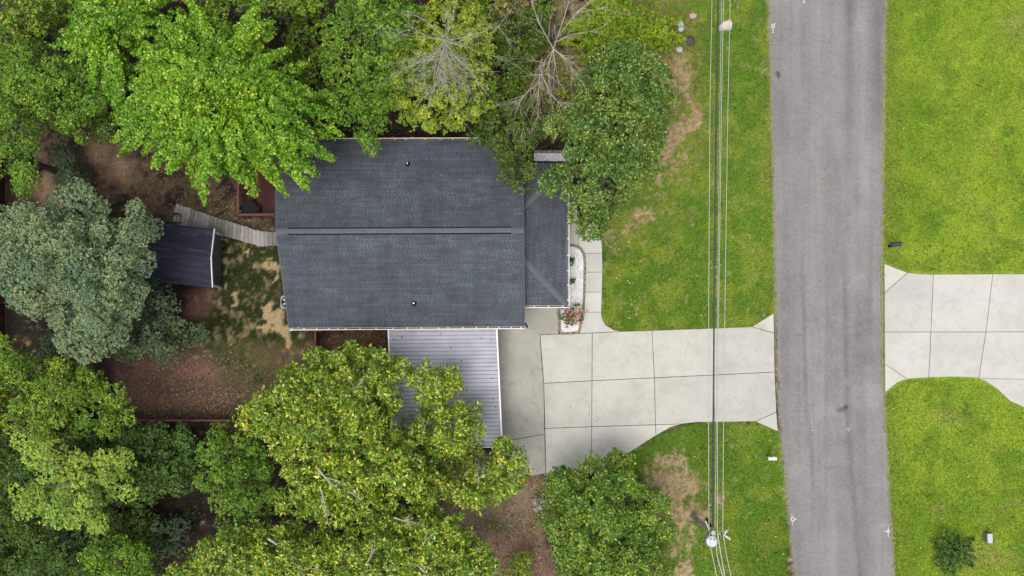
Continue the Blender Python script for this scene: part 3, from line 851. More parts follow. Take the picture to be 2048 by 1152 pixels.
# vent pipes through the roof
for px, py, z in ((815, 328, 3.45), (828, 607, 3.38)):
    c = P(px, py, z)
    mb = MB(); mb.lathe(c+Vector((0, 0, -.12)), [(0.14, 0), (0.13, .1), (0.075, .16), (0.06, .18)], 14)
    vp = obj('vent_pipe', mb, M['black'], house)
    mb = MB(); mb.lathe(c, [(0.05, 0), (0.05, .26), (0.032, .26), (0.032, .2)], 12)
    obj('pipe', mb, M['galv'], vp)
mb = MB(); c = P(1051, 648, 2.6)
mb.box(c+Vector((0, 0, 0)), .10, .08, .10); mb.tube([c+Vector((0, .06, .05)), c+Vector((.05, -.08, .05)), c+Vector((.10, -.16, .0))], [.035, .045, .065], 8)
obj('floodlight', mb, M['black'], house)

# front porch wing with hip roof
PE, PW = 2.55, 3.32
Q = dict(sr=P(1134, 611, PE), nr=P(1134, 326, PE), sl=P(1036, 611, PE), nl=P(1036, 326, PE), sh=P(1036, 508, PW), nh=P(1036, 426, PW))
pe = roof_patch(house, Q['sr'], Q['nr'], Q['sh'], Q['nh'], 0.126, (0.055, 0.16), M['shingle'], M['underlay'], rng=rg, name='porch_roof')
ps = roof_patch(house, Q['sl'], Q['sr'], Q['sh'], Q['sh'], 0.126, (0.055, 0.16), M['shingle'], M['underlay'], rng=rg, name='porch_roof')
pn = roof_patch(house, Q['nr'], Q['nl'], Q['nh'], Q['nh'], 0.126, (0.055, 0.16), M['shingle'], M['underlay'], rng=rg, name='porch_roof')
caps(pe, Q['sr'], Q['sh'], 0.27, 0.30, 'hip_cap', 0.055, 0.05)
caps(pe, Q['nr'], Q['nh'], 0.27, 0.30, 'hip_cap', 0.055, 0.05)
gutter(house, Q['sr'], Q['nr'], Vector((1, 0, 0)), 'white', [(611-y)/285. for y in (600, 571, 542, 511, 478, 446, 410, 375, 345)])
gutter(house, P(1050, 611, PE), Q['sr']+Vector((.17, 0, 0)), Vector((0, -1, 0)), 'white', hang([1068, 1096, 1124], 1050, 1138))
mb = MB()
w = [Q['sr']+Vector((-.45, .45, 0)), Q['nr']+Vector((-.45, -.45, 0)), Q['nl']+Vector((.0, -.45, 0)), Q['sl']+Vector((.0, .45, 0))]
wall_ring(mb, w, 0, PE-.05)
obj('porch_wall', mb, M['siding'], house)

# ------------------------------------------------------------------ carport
cp = thing('carport', P(888, 775, 0), 'metal roofed carport with lavender grey ribbed panels beside the house', 'carport')
CZ0, CZ1 = 2.58, 2.36
ca0, ca1 = P(778, 662, CZ0), P(992, 660, CZ0)
cb0, cb1 = P(787, 896, CZ1), P(1003, 893, CZ1)
ca0.y += .12; ca1.y += .12
NP, NR = 10, 3
def cbl(s, t): return ca0.lerp(ca1, s).lerp(cb0.lerp(cb1, s), t)
for i in range(NP):
    mb = MB()
    for k in range(NR):
        t0 = (i+k/NR)/NP; t1 = (i+(k+1)/NR)/NP
        # pan, narrow groove, raised rib
        tt = [t0, t0+(t1-t0)*.72, t0+(t1-t0)*.74, t0+(t1-t0)*.84, t0+(t1-t0)*.87, t0+(t1-t0)*.97, t1]
        zz = [0, .002, -.035, -.035, .03, .03, 0]
        for a, b, za, zb in zip(tt[:-1], tt[1:], zz[:-1], zz[1:]):
            p = [cbl(0, a), cbl(0, b), cbl(1, b), cbl(1, a)]
            for q, dz in zip(p, (za, zb, zb, za)): q.z += dz
            mb.poly(p)
    obj('roof_panel', mb, M['metal_roof'] if i < 5 else M['metal_roof2'], cp)
X = Vector((1, 0, 0))
mb = MB(); mb.run(ca1, cb1, X, UP, -.005, .075, -.09, .045); obj('trim', mb, M['white'], cp)
mb = MB(); mb.run(ca0, cb0, X, UP, -.075, .005, -.09, .045); obj('trim', mb, M['white'], cp)
mb = MB(); mb.run(cb0, cb1, Vector((0, -1, 0)), UP, .0, .05, -.10, -.01); obj('trim', mb, M['white'], cp)
for s, t in ((.04, .04), (.96, .04), (.04, .5), (.96, .5), (.04, .96), (.96, .96)):
    p = cbl(s, t); mb = MB(); mb.box((p.x, p.y, 0.03), .1, .1, p.z-.09); obj('post', mb, M['white'], cp)
for t in (.05, .5, .95):
    mb = MB(); mb.run(cbl(.02, t), cbl(.98, t), Vector((0, 1, 0)), UP, -.04, .04, -.16, -.05); obj('rafter', mb, M['galv'], cp)

# ------------------------------------------------------------------ shed
shed = thing('shed', P(385, 510, 0), 'small dark navy roofed shed with white trimmed gable behind the house', 'shed')
SE, SPK = 2.05, 2.75
f0, f1, fp = P(428.3, 457.5, SE), P(424.5, 575, SE), P(421.6, 515.5, SPK)
ax = Vector((-1, 0.10, 0)).normalized()
LEN = 3.7
b0, b1, bp = f0+ax*LEN, f1+ax*LEN, fp+ax*LEN
rs = random.Random(3)
s1 = roof_patch(shed, f1, b1, fp, bp, 0.14, (0.2, 0.34), M['shed_shingle'], M['black'], .07, .3, rs, gapw=(.01, .03))
s2 = roof_patch(shed, b0, f0, bp, fp, 0.14, (0.2, 0.34), M['shed_shingle'], M['black'], .07, .3, rs, gapw=(.01, .03))
caps(s1, fp, bp, .25, .26, 'ridge_cap', .03, .05, 'shed_shingle')
ins = 0.10
wf0, wf1 = f0+ax*ins+Vector((0, -.14, 0)), f1+ax*ins+Vector((0, .14, 0))
wb0, wb1 = b0-ax*ins+Vector((0, -.14, 0)), b1-ax*ins+Vector((0, .14, 0))
mb = MB(); wall_ring(mb, [wf0, wf1, wb1, wb0], 0, SE-.05, .08)
for a, b, p, s in ((wf0, wf1, fp+ax*ins, 1), (wb0, wb1, bp-ax*ins, -1)):
    q = [Vector((a.x, a.y, SE-.05)), Vector((b.x, b.y, SE-.05)), Vector((p.x, p.y, SPK-.1))]
    q2 = [v+ax*(.08*s) for v in q]
    n0 = len(mb.v); mb.v += [tuple(v) for v in q+q2]
    mb.f += [(n0, n0+1, n0+2), (n0+5, n0+4, n0+3)]
obj('wall', mb, M['shedwall'], shed)
side_d = Vector((0, 0, 1))
for a, b in ((f0, fp), (f1, fp)):
    mb = MB(); mb.run(a, b, -ax, UP, -.01, .045, -.11, .035); obj('barge_board', mb, M['white'], shed)
for a, dy in ((wf0, 1), (wf1, -1)):
    mb = MB(); mb.box((a.x-ax.x*.03, a.y, 0), .06, .11, SE-.07); obj('corner_trim', mb, M['white'], shed)
# double door on the gable wall
mb = MB(); m = (wf0+wf1)/2
for dy in (-.46, .46): mb.box((m.x-ax.x*.02, m.y+dy, .1), .03, .88, 1.75)
obj('door', mb, M['shedwall'], shed)
bk = P(441, 476, 0)
mb = MB(); mb.lathe(bk, [(.14, 0), (.19, .36), (.2, .38), (.175, .38), (.13, .06)], 14)
bo = obj('bucket', mb, M['bluebin'])
tag(bo, 'pale blue bucket standing at the corner of the shed wall', 'bucket')

# ------------------------------------------------------------------ deck and boardwalk
deck = thing('deck', P(516, 380, 0), 'dark red wooden deck with a railing at the left end of the house', 'deck')
DZ = 0.45
d0, d1, d2, d3 = P(484, 434, DZ), P(556, 434, DZ), P(556, 262, DZ), P(484, 262, DZ)
mb = MB(); n = int((d1.x-d0.x)/0.14)
for i in range(n+4):
    x0 = d0.x+i*0.142; mb.hexa([Vector((x0, d0.y, DZ-.04)), Vector((x0+.132, d0.y, DZ-.04)), Vector((x0+.132, d3.y, DZ-.04)), Vector((x0, d3.y, DZ-.04))],
                             [Vector((x0, d0.y, DZ)), Vector((x0+.132, d0.y, DZ)), Vector((x0+.132, d3.y, DZ)), Vector((x0, d3.y, DZ))])
tag(obj('deck_boards', mb, M['redwood_shaded'], deck), kind='stuff')
RZ = DZ+.92
rails = ((Vector((d0.x, d0.y, 0)), Vector((d1.x, d1.y, 0))), (Vector((d0.x, d0.y, 0)), Vector((d3.x, d3.y, 0))))
for a, b in rails:
    u = (b-a).normalized(); sd = Vector((-u.y, u.x, 0))
    mb = MB(); mb.run(a, b, sd, UP, -.07, .07, RZ-.04, RZ); obj('top_rail', mb, M['redrail'], deck)
    mb = MB(); mb.run(a, b, sd, UP, -.02, .02, DZ+.08, DZ+.16); obj('bottom_rail', mb, M['redrail'], deck)
    mb = MB(); l = (b-a).length
    for k in range(int(l/.13)):
        p = a+u*(.07+k*.13); mb.box((p.x, p.y, DZ+.1), .035, .035, RZ-.04-DZ-.1)
    tag(obj('balusters', mb, M['redwood'], deck), kind='stuff')
    for t in (0.02, .5, .98):
        p = a.lerp(b, t); mb = MB(); mb.box((p.x, p.y, 0), .09, .09, RZ-.045); obj('post', mb, M['redwood'], deck)
# small black square table
tc = P(504, 420, DZ)
tb = thing('patio_table', tc, 'black square patio table turned diagonally in the deck corner', 'table')
mb = MB(); mb.box(tc+Vector((0, 0, .52)), .82, .82, .05, .75); obj('table_rim', mb, M['black'], tb)
mb = MB(); mb.box(tc+Vector((0, 0, .572)), .62, .62, .012, .75); obj('table_top', mb, M['black'], tb)
for sx, sy in ((-1, -1), (1, -1), (1, 1), (-1, 1)):
    q = Matrix.Rotation(.75, 3, 'Z') @ Vector((sx*.36, sy*.36, 0)); mb = MB(); mb.box(tc+q, .06, .06, .52, .75); obj('leg', mb, M['black'], tb)

bw = thing('boardwalk', P(450, 452, 0), 'grey weathered plank boardwalk running from the house past the shed', 'boardwalk')
TOP = [(352.5, 406.7), (391.7, 421), (437.5, 436.5), (475.7, 448), (521.5, 463), (560, 464)]
BOT = [(343, 446), (378, 455), (424, 464), (462, 476), (519.6, 492.7), (562, 491.7)]
def along(pl, t):
    d = [0]
    for a, b in zip(pl[:-1], pl[1:]): d.append(d[-1]+math.dist(a, b))
    x = t*d[-1]
    for i in range(len(pl)-1):
        if x <= d[i+1]+1e-6:
            return ln(pl[i], pl[i+1], (x-d[i])/(d[i+1]-d[i]))
NPK = 27
rp = random.Random(9)
for i in range(NPK):
    t0, t1 = i/NPK, (i+.93)/NPK
    j = rp.uniform(-.8, .8)
    pts = [along(BOT, t0), along(BOT, t1), along(TOP, t1), along(TOP, t0)]
    pts = [(x, y+(j if k < 2 else -j)) for k, (x, y) in enumerate(pts)]
    z = .16+rp.uniform(-.006, .006)
    t = [P(x, y, z) for x, y in pts]; mb = MB(); mb.hexa([p-UP*.04 for p in t], t)
    obj('plank', mb, M['plank'], bw)
for pl in (TOP, BOT):
    mb = MB(); mb.tube([P(x, y, .06)+Vector((0, .12 if pl is BOT else -.12, 0)) for x, y in pl], .055, 4); obj('stringer', mb, M['bark'], bw)
# dark tubular cart by the end of the boardwalk
cc = P(345, 438, 0)
cart = thing('garden_cart', cc, 'dark metal tube framed garden cart parked at the boardwalk end', 'cart')
mb = MB()
q = [P(x, y, .62) for x, y in ((346, 429), (358, 428), (361, 431), (361, 442), (358, 445), (346, 444))]
mb.tube(q+[q[0]], .022, 6); obj('frame', mb, M['darkmetal'], cart)
for y0, y1 in ((430, 431), (443, 438)):
    mb = MB(); mb.tube([P(346, y0, .62), P(330, y1, .66), P(316, y1-3, .8)], .022, 6); obj('handle', mb, M['darkmetal'], cart)
for x, y in ((347, 430), (347, 444), (359, 430), (359, 444)):
    mb = MB(); p = P(x, y, .62); mb.tube([p, Vector((p.x, p.y, .02))], .02, 6); obj('leg', mb, M['darkmetal'], cart)
for y in (428, 446):
    p = P(352, y, .2); mb = MB()
    pts = [p+Vector((.2*math.cos(a), 0, .2*math.sin(a))) for a in [k*math.pi/8 for k in range(17)]]
    mb.tube(pts, .03, 6, False); obj('wheel', mb, M['black'], cart)

# ------------------------------------------------------------------ air conditioner
cc = P(580, 606, 0)
ac = thing('air_conditioner', cc, 'grey outdoor air conditioner unit against the left wall of the house', 'air conditioner')
ac_z = .78
mb = MB(); s = .38; ch = .1
oct_ = [(-s+ch, -s), (s-ch, -s), (s, -s+ch), (s, s-ch), (s-ch, s), (-s+ch, s), (-s, s-ch), (-s, -s+ch)]
mb.prism([(cc.x+x, cc.y+y) for x, y in oct_], .06, ac_z, .03); obj('casing', mb, M['accase'], ac)
mb = MB(); mb.lathe(cc+Vector((0, 0, ac_z)), [(.31, .001), (.31, .03), (.27, .03), (.27, .006)], 24); obj('fan_ring', mb, M['black'], ac)
mb = MB()
for k in range(5):
    a = k*2*math.pi/5; e = Vector((math.cos(a), math.sin(a), 0)); sd = Vector((-e.y, e.x, 0)); o_ = cc+Vector((0, 0, ac_z+.02))
    mb.poly([o_+e*.05-sd*.03, o_+e*.24-sd*.07, o_+e*.25+sd*.05+UP*.01, o_+e*.05+sd*.03+UP*.01])
obj('fan_blades', mb, M['galv'], ac)
mb = MB()
for k in range(9):
    a = k*math.pi/9; e = Vector((math.cos(a), math.sin(a), 0)); o_ = cc+Vector((0, 0, ac_z+.04)); mb.tube([o_-e*.3, o_+e*.3], .005, 4)
obj('grille', mb, M['darkmetal'], ac)

# ------------------------------------------------------------------ fences
def fence(a, b, label, h=1.75):
    a, b = Vector(a), Vector(b)
    root = thing('wooden_fence', (a+b)/2, label, 'fence', 'red wooden fences round the back yard')
    u = (b-a).normalized(); sd = Vector((-u.y, u.x, 0)); l = (b-a).length
    mb = MB(); n = int(l/.15)
    rr = random.Random(int(l*100))
    for k in range(n):
        p = a+u*(k*.15+.075); hh = h+rr.uniform(-.015, .015)
        mb.run(p-u*.07, p+u*.07, sd, UP, .022, .042, .04, hh)
    tag(obj('pickets', mb, M['redwood_shaded'], root), kind='stuff')
    for z in (.35, 1.45):
        mb = MB(); mb.run(a, b, sd, UP, -.02, .02, z, z+.09); obj('rail', mb, M['redwood'], root)
    mb = MB(); mb.run(a, b, sd, UP, -.035, .075, h+.02, h+.055); obj('cap_rail', mb, M['redrail'], root)
    m = max(1, round(l/2.4))
    for k in range(m+1):
        p = a.lerp(b, k/m); mb = MB(); mb.run(p-u*.05, p+u*.05, sd, UP, -.13, -.025, 0, h+.015); obj('post', mb, M['redwood'], root)
fence(P(640, 839, 0), P(643, 661, 0), 'short red wooden fence running from the house eave to the trees')
fence(P(40, 838, 0), P(640, 839, 0), 'long red brown fence along the bottom edge of the bare back yard')
fence(P(10, 320, 0), P(10, 838, 0), 'dark red fence at the left edge behind the grey green tree')

# ------------------------------------------------------------------ gravel beds
def pebbles(poly_px, n, seed, lo=.018, hi=.045, z=.06, parent=None):
    rng = np.random.default_rng(seed)
    pl = np.array(poly_px); x0, y0 = pl.min(0); x1, y1 = pl.max(0)
    px = rng.uniform(x0, x1, n*3); py = rng.uniform(y0, y1, n*3)
    k = polydist(px, py, poly_px) > 0.5
    px, py = px[k][:n], py[k][:n]
    c = Pn(px, py, z)
    m = MB()
    oc = [(1, 0, 0), (0, 1, 0), (-1, 0, 0), (0, -1, 0), (0, 0, 1)]
    for p in c:
        r = rng.uniform(lo, hi); a = rng.uniform(0, 6.3); sx, sz = rng.uniform(.7, 1.3), rng.uniform(.5, .9)
        n0 = len(m.v); ca, sa = math.cos(a), math.sin(a)
        for x, y, q in oc:
            x *= sx; m.v.append((p[0]+(x*ca-y*sa)*r, p[1]+(x*sa+y*ca)*r, p[2]+(q*sz-.1)*r))
        m.f += [(n0, n0+1, n0+4), (n0+1, n0+2, n0+4), (n0+2, n0+3, n0+4), (n0+3, n0, n0+4)]
    return m
def edging(parent, path, step=11.5, w=.15, h=.13):
    d = [0]
    for a, b in zip(path[:-1], path[1:]): d.append(d[-1]+math.dist(a, b))
    n = round(d[-1]/step); r = random.Random(int(d[-1]))
    for i in range(n):
        p0, p1 = P(*along(path, i/n), 0), P(*along(path, (i+.95)/n), 0)
        u = (p1-p0).normalized(); sd = Vector((-u.y, u.x, 0)); jj = r.uniform(-.012, .012)
        m = MB(); hh = h+r.uniform(-.012, .012)
        b = [p0-sd*(w/2)+sd*jj, p1-sd*(w/2)+sd*jj, p1+sd*(w/2)+sd*jj, p0+sd*(w/2)+sd*jj]
        cnt = sum(b, Vector())/4
        t = [q.lerp(cnt, .07)+UP*hh for q in b]
        m.hexa(b, t); obj('edging_stone', m, M['edging'], parent)
bed_px = [(1128, 492), (1148, 492), (1160, 499), (1167, 511), (1168.5, 531), (1166, 600), (1165, 625), (1156, 663), (1121, 665), (1120, 612), (1128, 606)]
bed = thing('gravel_bed', P(1148, 580, 0), 'white gravel bed with brown stone edging along the front of the house', 'garden bed')
mb = MB(); mb.prism(ccw([tuple(P(x, y, .03))[:2] for x, y in bed_px]), -.05, .035); obj('bed_base', mb, M['gravelbed'], bed)
tag(obj('gravel', pebbles(bed_px, 5200, 4), M['gravel'], bed), kind='stuff')
edging(bed, [(1134, 490.5), (1148.5, 490.5), (1160, 496), (1166.5, 503), (1169, 513), (1170, 531), (1168, 600), (1166.5, 624), (1157.5, 665)])
edging(bed, [(1157, 666), (1119.5, 667.5), (1118.5, 640), (1117.5, 616)])
bed2_px = [(1068, 306), (1140, 306), (1140, 322), (1068, 322)]
bed2 = thing('gravel_bed', P(1104, 314, 0), 'small white gravel strip above the porch roof under the trees', 'garden bed')
mb = MB(); mb.prism(ccw([tuple(P(x, y, .03))[:2] for x, y in bed2_px]), -.05, .035); obj('bed_base', mb, M['gravelbed'], bed2)
tag(obj('gravel', pebbles(bed2_px, 1500, 5), M['gravel'], bed2), kind='stuff')
edging(bed2, [(1068, 304), (1142, 304)])
bed3_px = [(1130, 405), (1154, 405), (1154, 442), (1130, 442)]
bed3 = thing('gravel_bed', P(1142, 424, 0), 'patch of white gravel between the porch and the footpath top', 'garden bed')
mb = MB(); mb.prism(ccw([tuple(P(x, y, .03))[:2] for x, y in bed3_px]), -.05, .035); obj('bed_base', mb, M['gravelbed'], bed3)
tag(obj('gravel', pebbles(bed3_px, 900, 6), M['gravel'], bed3), kind='stuff')
edging(bed3, [(1131, 444), (1156, 444)])

# ------------------------------------------------------------------ foliage
def unit(v): return v/np.maximum(1e-9, np.linalg.norm(v, axis=-1, keepdims=True))
def leaves_from_rosettes(pos, nrm, nl, L, W, el, rng, spread=0.35):
    """nl leaves round every twig end -> (N, 4, 3)"""
    N = len(pos)
    pos = np.repeat(pos, nl, 0); nrm = np.repeat(nrm, nl, 0)
    ref = rng.normal(size=pos.shape); t = unit(np.cross(nrm, ref)); b = np.cross(nrm, t)
    a = (np.tile(np.arange(nl), N)/nl*2*np.pi+rng.uniform(-.5, .5, N*nl)+np.repeat(rng.uniform(0, 6.3, N), nl))[:, None]
    e = rng.uniform(el[0], el[1], N*nl)[:, None]
    axd = unit((t*np.cos(a)+b*np.sin(a))*np.cos(e)+nrm*np.sin(e))
    sz = rng.uniform(.65, 1.25, N*nl)[:, None]
    side = unit(np.cross(axd, nrm)+rng.normal(scale=spread, size=pos.shape))
    side = unit(side-axd*(side*axd).sum(-1, keepdims=True)); ln_ = np.cross(side, axd)
    p = pos+axd*(L*.12)*sz
    l, w = L*sz, W*sz
    return np.stack([p, p+axd*l*.5+side*w*.5+ln_*l*.05, p+axd*l-ln_*l*.08, p+axd*l*.5-side*w*.5+ln_*l*.05], 1)

def scatter_clumps(poly, rc, zlo, zhi, rng, edge=.5, pack=.95, rise=.6, jit=.35):
    """clump centres inside a photo-space outline, higher towards the middle of the crown"""
    s = F/(H-zhi*.8)
    pl = np.array(poly, float); x0, y0 = pl.min(0); x1, y1 = pl.max(0)
    n = int((x1-x0)*(y1-y0)/(rc*s)**2*14)+40
    px, py = rng.uniform(x0, x1, n), rng.uniform(y0, y1, n)
    d = polydist(px, py, poly)
    k = d > rc*s*edge; px, py, d = px[k], py[k], d[k]
    keep = []
    for i in range(len(px)):
        if all((px[i]-px[j])**2+(py[i]-py[j])**2 > (rc*s*pack)**2 for j in keep): keep.append(i)
    if not keep:
        c = pl.mean(0)
        return np.array([tuple(P(c[0], c[1], (zlo+zhi)/2))])
    px, py, d = px[keep], py[keep], d[keep]
    z = zlo+(zhi-zlo)*np.sqrt(np.clip(d/(rise*max(d.max(), 1)), 0, 1))+rng.uniform(-jit, jit, len(px))*rc
    return np.array([tuple(P(a, b, c)) for a, b, c in zip(px, py, z)])

def clump_twigs(c, r, dens, rng, flat=.8, axis=None, stretch=1.0, droop=0.0, low=-.25):
    n = max(6, int(2*np.pi*r*r*dens*stretch))
    d = unit(rng.normal(size=(n*2, 3))); d = d[d[:, 2] > low][:n]; n = len(d)
    rad = r*(rng.uniform(.55, 1.06, n)**.6)[:, None]
    # lumpy shell
    lump = 1+.16*np.sin(d[:, 0]*5+c[0]*3)*np.sin(d[:, 1]*5+c[1]*3)+.1*np.sin(d[:, 2]*7+c[0])
    o = d*rad*lump[:, None]*np.array([1, 1, flat])
    nr = unit(d*np.array([1, 1, 1.1])+np.array([0, 0, .45])+rng.normal(scale=.25, size=(n, 3)))
    if axis is not None:
        ax2 = np.array([axis[0], axis[1], 0.]); ax2 /= np.linalg.norm(ax2)+1e-9
        sd = np.array([-ax2[1], ax2[0], 0.])
        u, v, w = o@ax2, o@sd, o[:, 2]
        taper = 1-.45*np.clip(u/r, -.6, 1)
        o = ax2*(u*stretch)[:, None]+sd*(v*.62*taper)[:, None]+np.array([0, 0, 1.])*(w*.62*taper-droop*u*stretch)[:, None]
    return c+o, nr

STYLE = {
    # leaf length, width, leaves per twig, twig density, elevation range, clump radius
    'maple': dict(L=.13, W=.11, nl=6, dens=38, el=(-.35, .6), rc=.56),
    'small': dict(L=.115, W=.08, nl=7, dens=42, el=(-.2, .9), rc=.80),
    'fine': dict(L=.10, W=.074, nl=8, dens=45, el=(-.2, .9), rc=.66),
    'tuft': dict(L=.155, W=.064, nl=10, dens=36, el=(-.1, 1.0), rc=.72),
    'big': dict(L=.21, W=.08, nl=8, dens=22, el=(-.25, .8), rc=.66),
    'cloud': dict(L=.098, W=.074, nl=8, dens=46, el=(-.1, 1.0), rc=.66),
}
TREE_TRIS = [0]
def shrink(poly, k, c):
    return [(c[0]+(x-c[0])*k, c[1]+(y-c[1])*k) for x, y in poly]
def tree(name, lobes, style, mat, label, cat='tree', group=None, seed=1, trunk=None, fingers=False, bark='bark', dens=1.0, rc=None, base_z=0.0, edge=.5, limbs=14, pack=1.1, rise=.6, under=.85, low=-.15, tr=.22, jit=1.0):
    """lobes: list of (outline in photo pixels, low z, high z)"""
    rng = np.random.default_rng(seed); st = dict(STYLE[style])
    if rc: st['rc'] = rc
    allc, alln, cl = [], [], []
    tot = np.concatenate([np.array(l[0], float) for l in lobes])
    ctr = np.array([*lobes[0][0]]).mean(0) if trunk is None else np.array(trunk, float)
    zt = max(l[2] for l in lobes)
    # foot of the trunk lies straight below the crown's middle
    cw = P(ctr[0], ctr[1], zt*.75); foot = Vector((cw.x, cw.y, base_z))
    for l in lobes:
        poly, zlo, zhi = l[:3]
        if fingers:
            cs = scatter_clumps(poly, st['rc'], zlo, zhi, rng, edge, pack, rise, jit)
            for c in cs:
                r = st['rc']*rng.uniform(.6, 1.05)
                v = np.array([c[0]-foot.x, c[1]-foot.y])
                dd = np.linalg.norm(v)
                v = v/(dd+1e-6)+rng.normal(scale=.22, size=2)
                p, n = clump_twigs(c, r, st['dens']*dens*.8, rng, .8, v, 2.3, min(.45, .1+.08*dd))
                allc.append(p); alln.append(n); cl.append(c)
            cs = scatter_clumps(poly, st['rc'], zlo-1.8, zhi-2.6, rng, .8, 1.25, rise, jit)
            for c in cs:
                p, n = clump_twigs(c, st['rc']*1.1, st['dens']*dens*.4, rng, low=0)
                allc.append(p); alln.append(n)
        else:
            # raised outer clumps, and a lower layer that closes the crown beneath them
            cs = scatter_clumps(poly, st['rc'], zlo, zhi, rng, edge, pack, rise, jit)
            for c in cs:
                r = st['rc']*rng.uniform(.48, .86)
                p, n = clump_twigs(c, r, st['dens']*dens, rng, low=low)
                allc.append(p); alln.append(n); cl.append(c)
            cs = scatter_clumps(poly, st['rc'], zlo-1.5*st['rc'], zhi-2.3*st['rc'], rng, max(edge, .6), pack, rise, .2)
            for c in cs:
                p, n = clump_twigs(c, st['rc']*rng.uniform(.7, 1.0), st['dens']*dens*under, rng, low=.0)
                allc.append(p); alln.append(n)
    pos, nrm = np.concatenate(allc), np.concatenate(alln)
    lv = leaves_from_rosettes(pos, nrm, st['nl'], st['L'], st['W'], st['el'], rng)
    TREE_TRIS[0] += len(lv)*2
    root = thing(name, foot, label, cat, group)
    quad_mesh('crown', lv, M[mat], root)
    mb = MB()
    h = np.mean([c[2] for c in cl])
    fork = Vector((foot.x, foot.y, max(base_z+.25*h, .4)))
    lean = Vector((rng.uniform(-.3, .3), rng.uniform(-.3, .3), 0))
    topz = max(fork.z+.3, zt*.86)
    mid = Vector((foot.x, foot.y, 0))+lean*.5+UP*((fork.z+topz)/2)
    top = Vector((foot.x, foot.y, 0))+lean+UP*topz
    mb.tube([foot-UP*.15, foot+UP*.25, fork, mid, top], [tr*1.5, tr*1.1, tr, tr*.6, tr*.2], 8)
    k = min(limbs, len(cl))
    for i in rng.choice(len(cl), k, replace=False):
        c = Vector(cl[i]); t = rng.uniform(.0, .75); s = fork.lerp(top, t)
        if c.z < s.z+.1: s = Vector((s.x, s.y, max(base_z+.2, c.z-.4*(c-s).length)))
        l_ = (c-s).length; wv = lambda q: Vector((rng.normal(), rng.normal(), rng.normal()*.5))*(.06*l_*q)
        mb.tube([s, s.lerp(c, .3)+wv(1)-UP*.08*l_, s.lerp(c, .55)+wv(1)-UP*.12*l_, s.lerp(c, .8)+wv(.7)-UP*.1*l_, c-UP*.35], [tr*.34, tr*.24, tr*.17, tr*.1, tr*.04], 5)
    obj('trunk', mb, M[bark], root, True)
    return root, cl

def bare(mb, p, d, L, r, depth, rng, kids=4, wig=.16, up=0.0, fall=.62):
    pts = [p]; n = 4; rad = [r]
    for i in range(n):
        d = (d+Vector((rng.uniform(-wig, wig), rng.uniform(-wig, wig), rng.uniform(-wig, wig)+up))).normalized()
        pts.append(pts[-1]+d*(L/n)); rad.append(r*(1-.75*(i+1)/n))
    mb.tube(pts, rad, 5 if r > .02 else 4, False)
    if depth > 0:
        for k in range(kids):
            i = rng.randint(1, n); s = Vector((rng.uniform(-1, 1), rng.uniform(-1, 1), rng.uniform(-.5, .6)))
            bare(mb, pts[i], (d+s*.75).normalized(), L*fall*rng.uniform(.6, 1.0), max(.008, r*.5), depth-1, rng, max(2, kids-1), wig, up, fall)

# --- big crowns, from the photograph's top left round to the bottom right
T = tree
T('maple_tree', [(shrink([(228,236),(232,190),(262,150),(250,110),(262,70),(300,62),(310,22),(350,2),(400,12),(440,52),(470,40),(505,16),(530,24),(540,80),(562,110),(600,148),(640,178),(660,225),(690,245),(662,268),(640,275),(640,312),(618,360),(590,362),(560,338),(545,372),(520,345),(500,340),(478,388),(455,350),(420,355),(382,386),(372,335),(330,330),(300,300),(262,292),(232,280)], .95, (460, 200)), 6.5, 11.5)], 'maple', 'lime',
  'large lime green maple with drooping finger like sprays beside the roof', seed=21, trunk=(445, 185), fingers=True, edge=.30, tr=.3, dens=1.1, pack=.88)
T('broadleaf_tree', [([(136,30),(190,-10),(300,-30),(345,10),(290,50),(262,80),(250,150),(235,205),(200,190),(180,130),(140,95)], 6.5, 9.5)], 'maple', 'lime',
  'bright green tree with finger sprays left of the large lime maple', seed=22, fingers=True, edge=.3, pack=.9, dens=1.1)
T('broadleaf_tree', [([(10,100),(70,70),(130,95),(190,140),(215,205),(190,235),(150,262),(95,235),(40,230),(5,180)], 5.0, 8.5)], 'small', 'fine',
  'yellowish green tree with fine leaves near the upper left corner', seed=23)
T('broadleaf_tree', [([(-40,195),(20,205),(60,245),(78,300),(70,350),(95,385),(50,395),(10,360),(-40,350)], 4.5, 7.5)], 'small', 'fine',
  'small leaved green tree on the left edge above the dark red fence', seed=24)
T('broadleaf_tree', [([(-50,-40),(95,-40),(140,20),(90,70),(60,85),(20,110),(-50,110)], 5, 8)], 'maple', 'midgreen',
  'mid green tree filling the top left corner', seed=25, dens=.8)
T('understory_tree', [([(170,170),(250,150),(262,220),(240,290),(190,280),(160,250)], 2, 4.2)], 'small', 'deep',
  'low dark green tree in the shade left of the large lime maple', seed=26)
T('understory_tree', [([(100,270),(150,290),(150,330),(205,352),(200,400),(130,390),(100,340)], 1.2, 3.0)], 'small', 'darkblue',
  'dark low bush on bare soil above the big grey green tree', seed=27)
T('understory_tree', [([(300,-40),(470,-40),(540,-10),(570,-40),(640,-40),(640,20),(600,40),(560,30),(545,60),(520,20),(430,30),(330,0)], 4, 6.5)], 'maple', 'midgreen',
  'mid green tree at the top edge behind the large lime maple', seed=28, dens=.8)
T('understory_tree', [([(555,60),(620,40),(650,120),(640,190),(600,150),(560,120)], 1.5, 3.0)], 'fine', 'dark',
  'dark shaded thicket between the lime maple and the fresh green tree', seed=29, dens=.45)
T('broadleaf_tree', [([(640,60),(665,10),(700,-30),(800,-30),(850,20),(850,120),(830,200),(790,245),(768,276),(754,316),(724,310),(708,262),(672,245),(640,215),(645,150)], 5.5, 9.0)], 'fine', 'fine',
  'fresh green fine leaved tree overhanging the upper roof edge', seed=30, trunk=(740, 130))
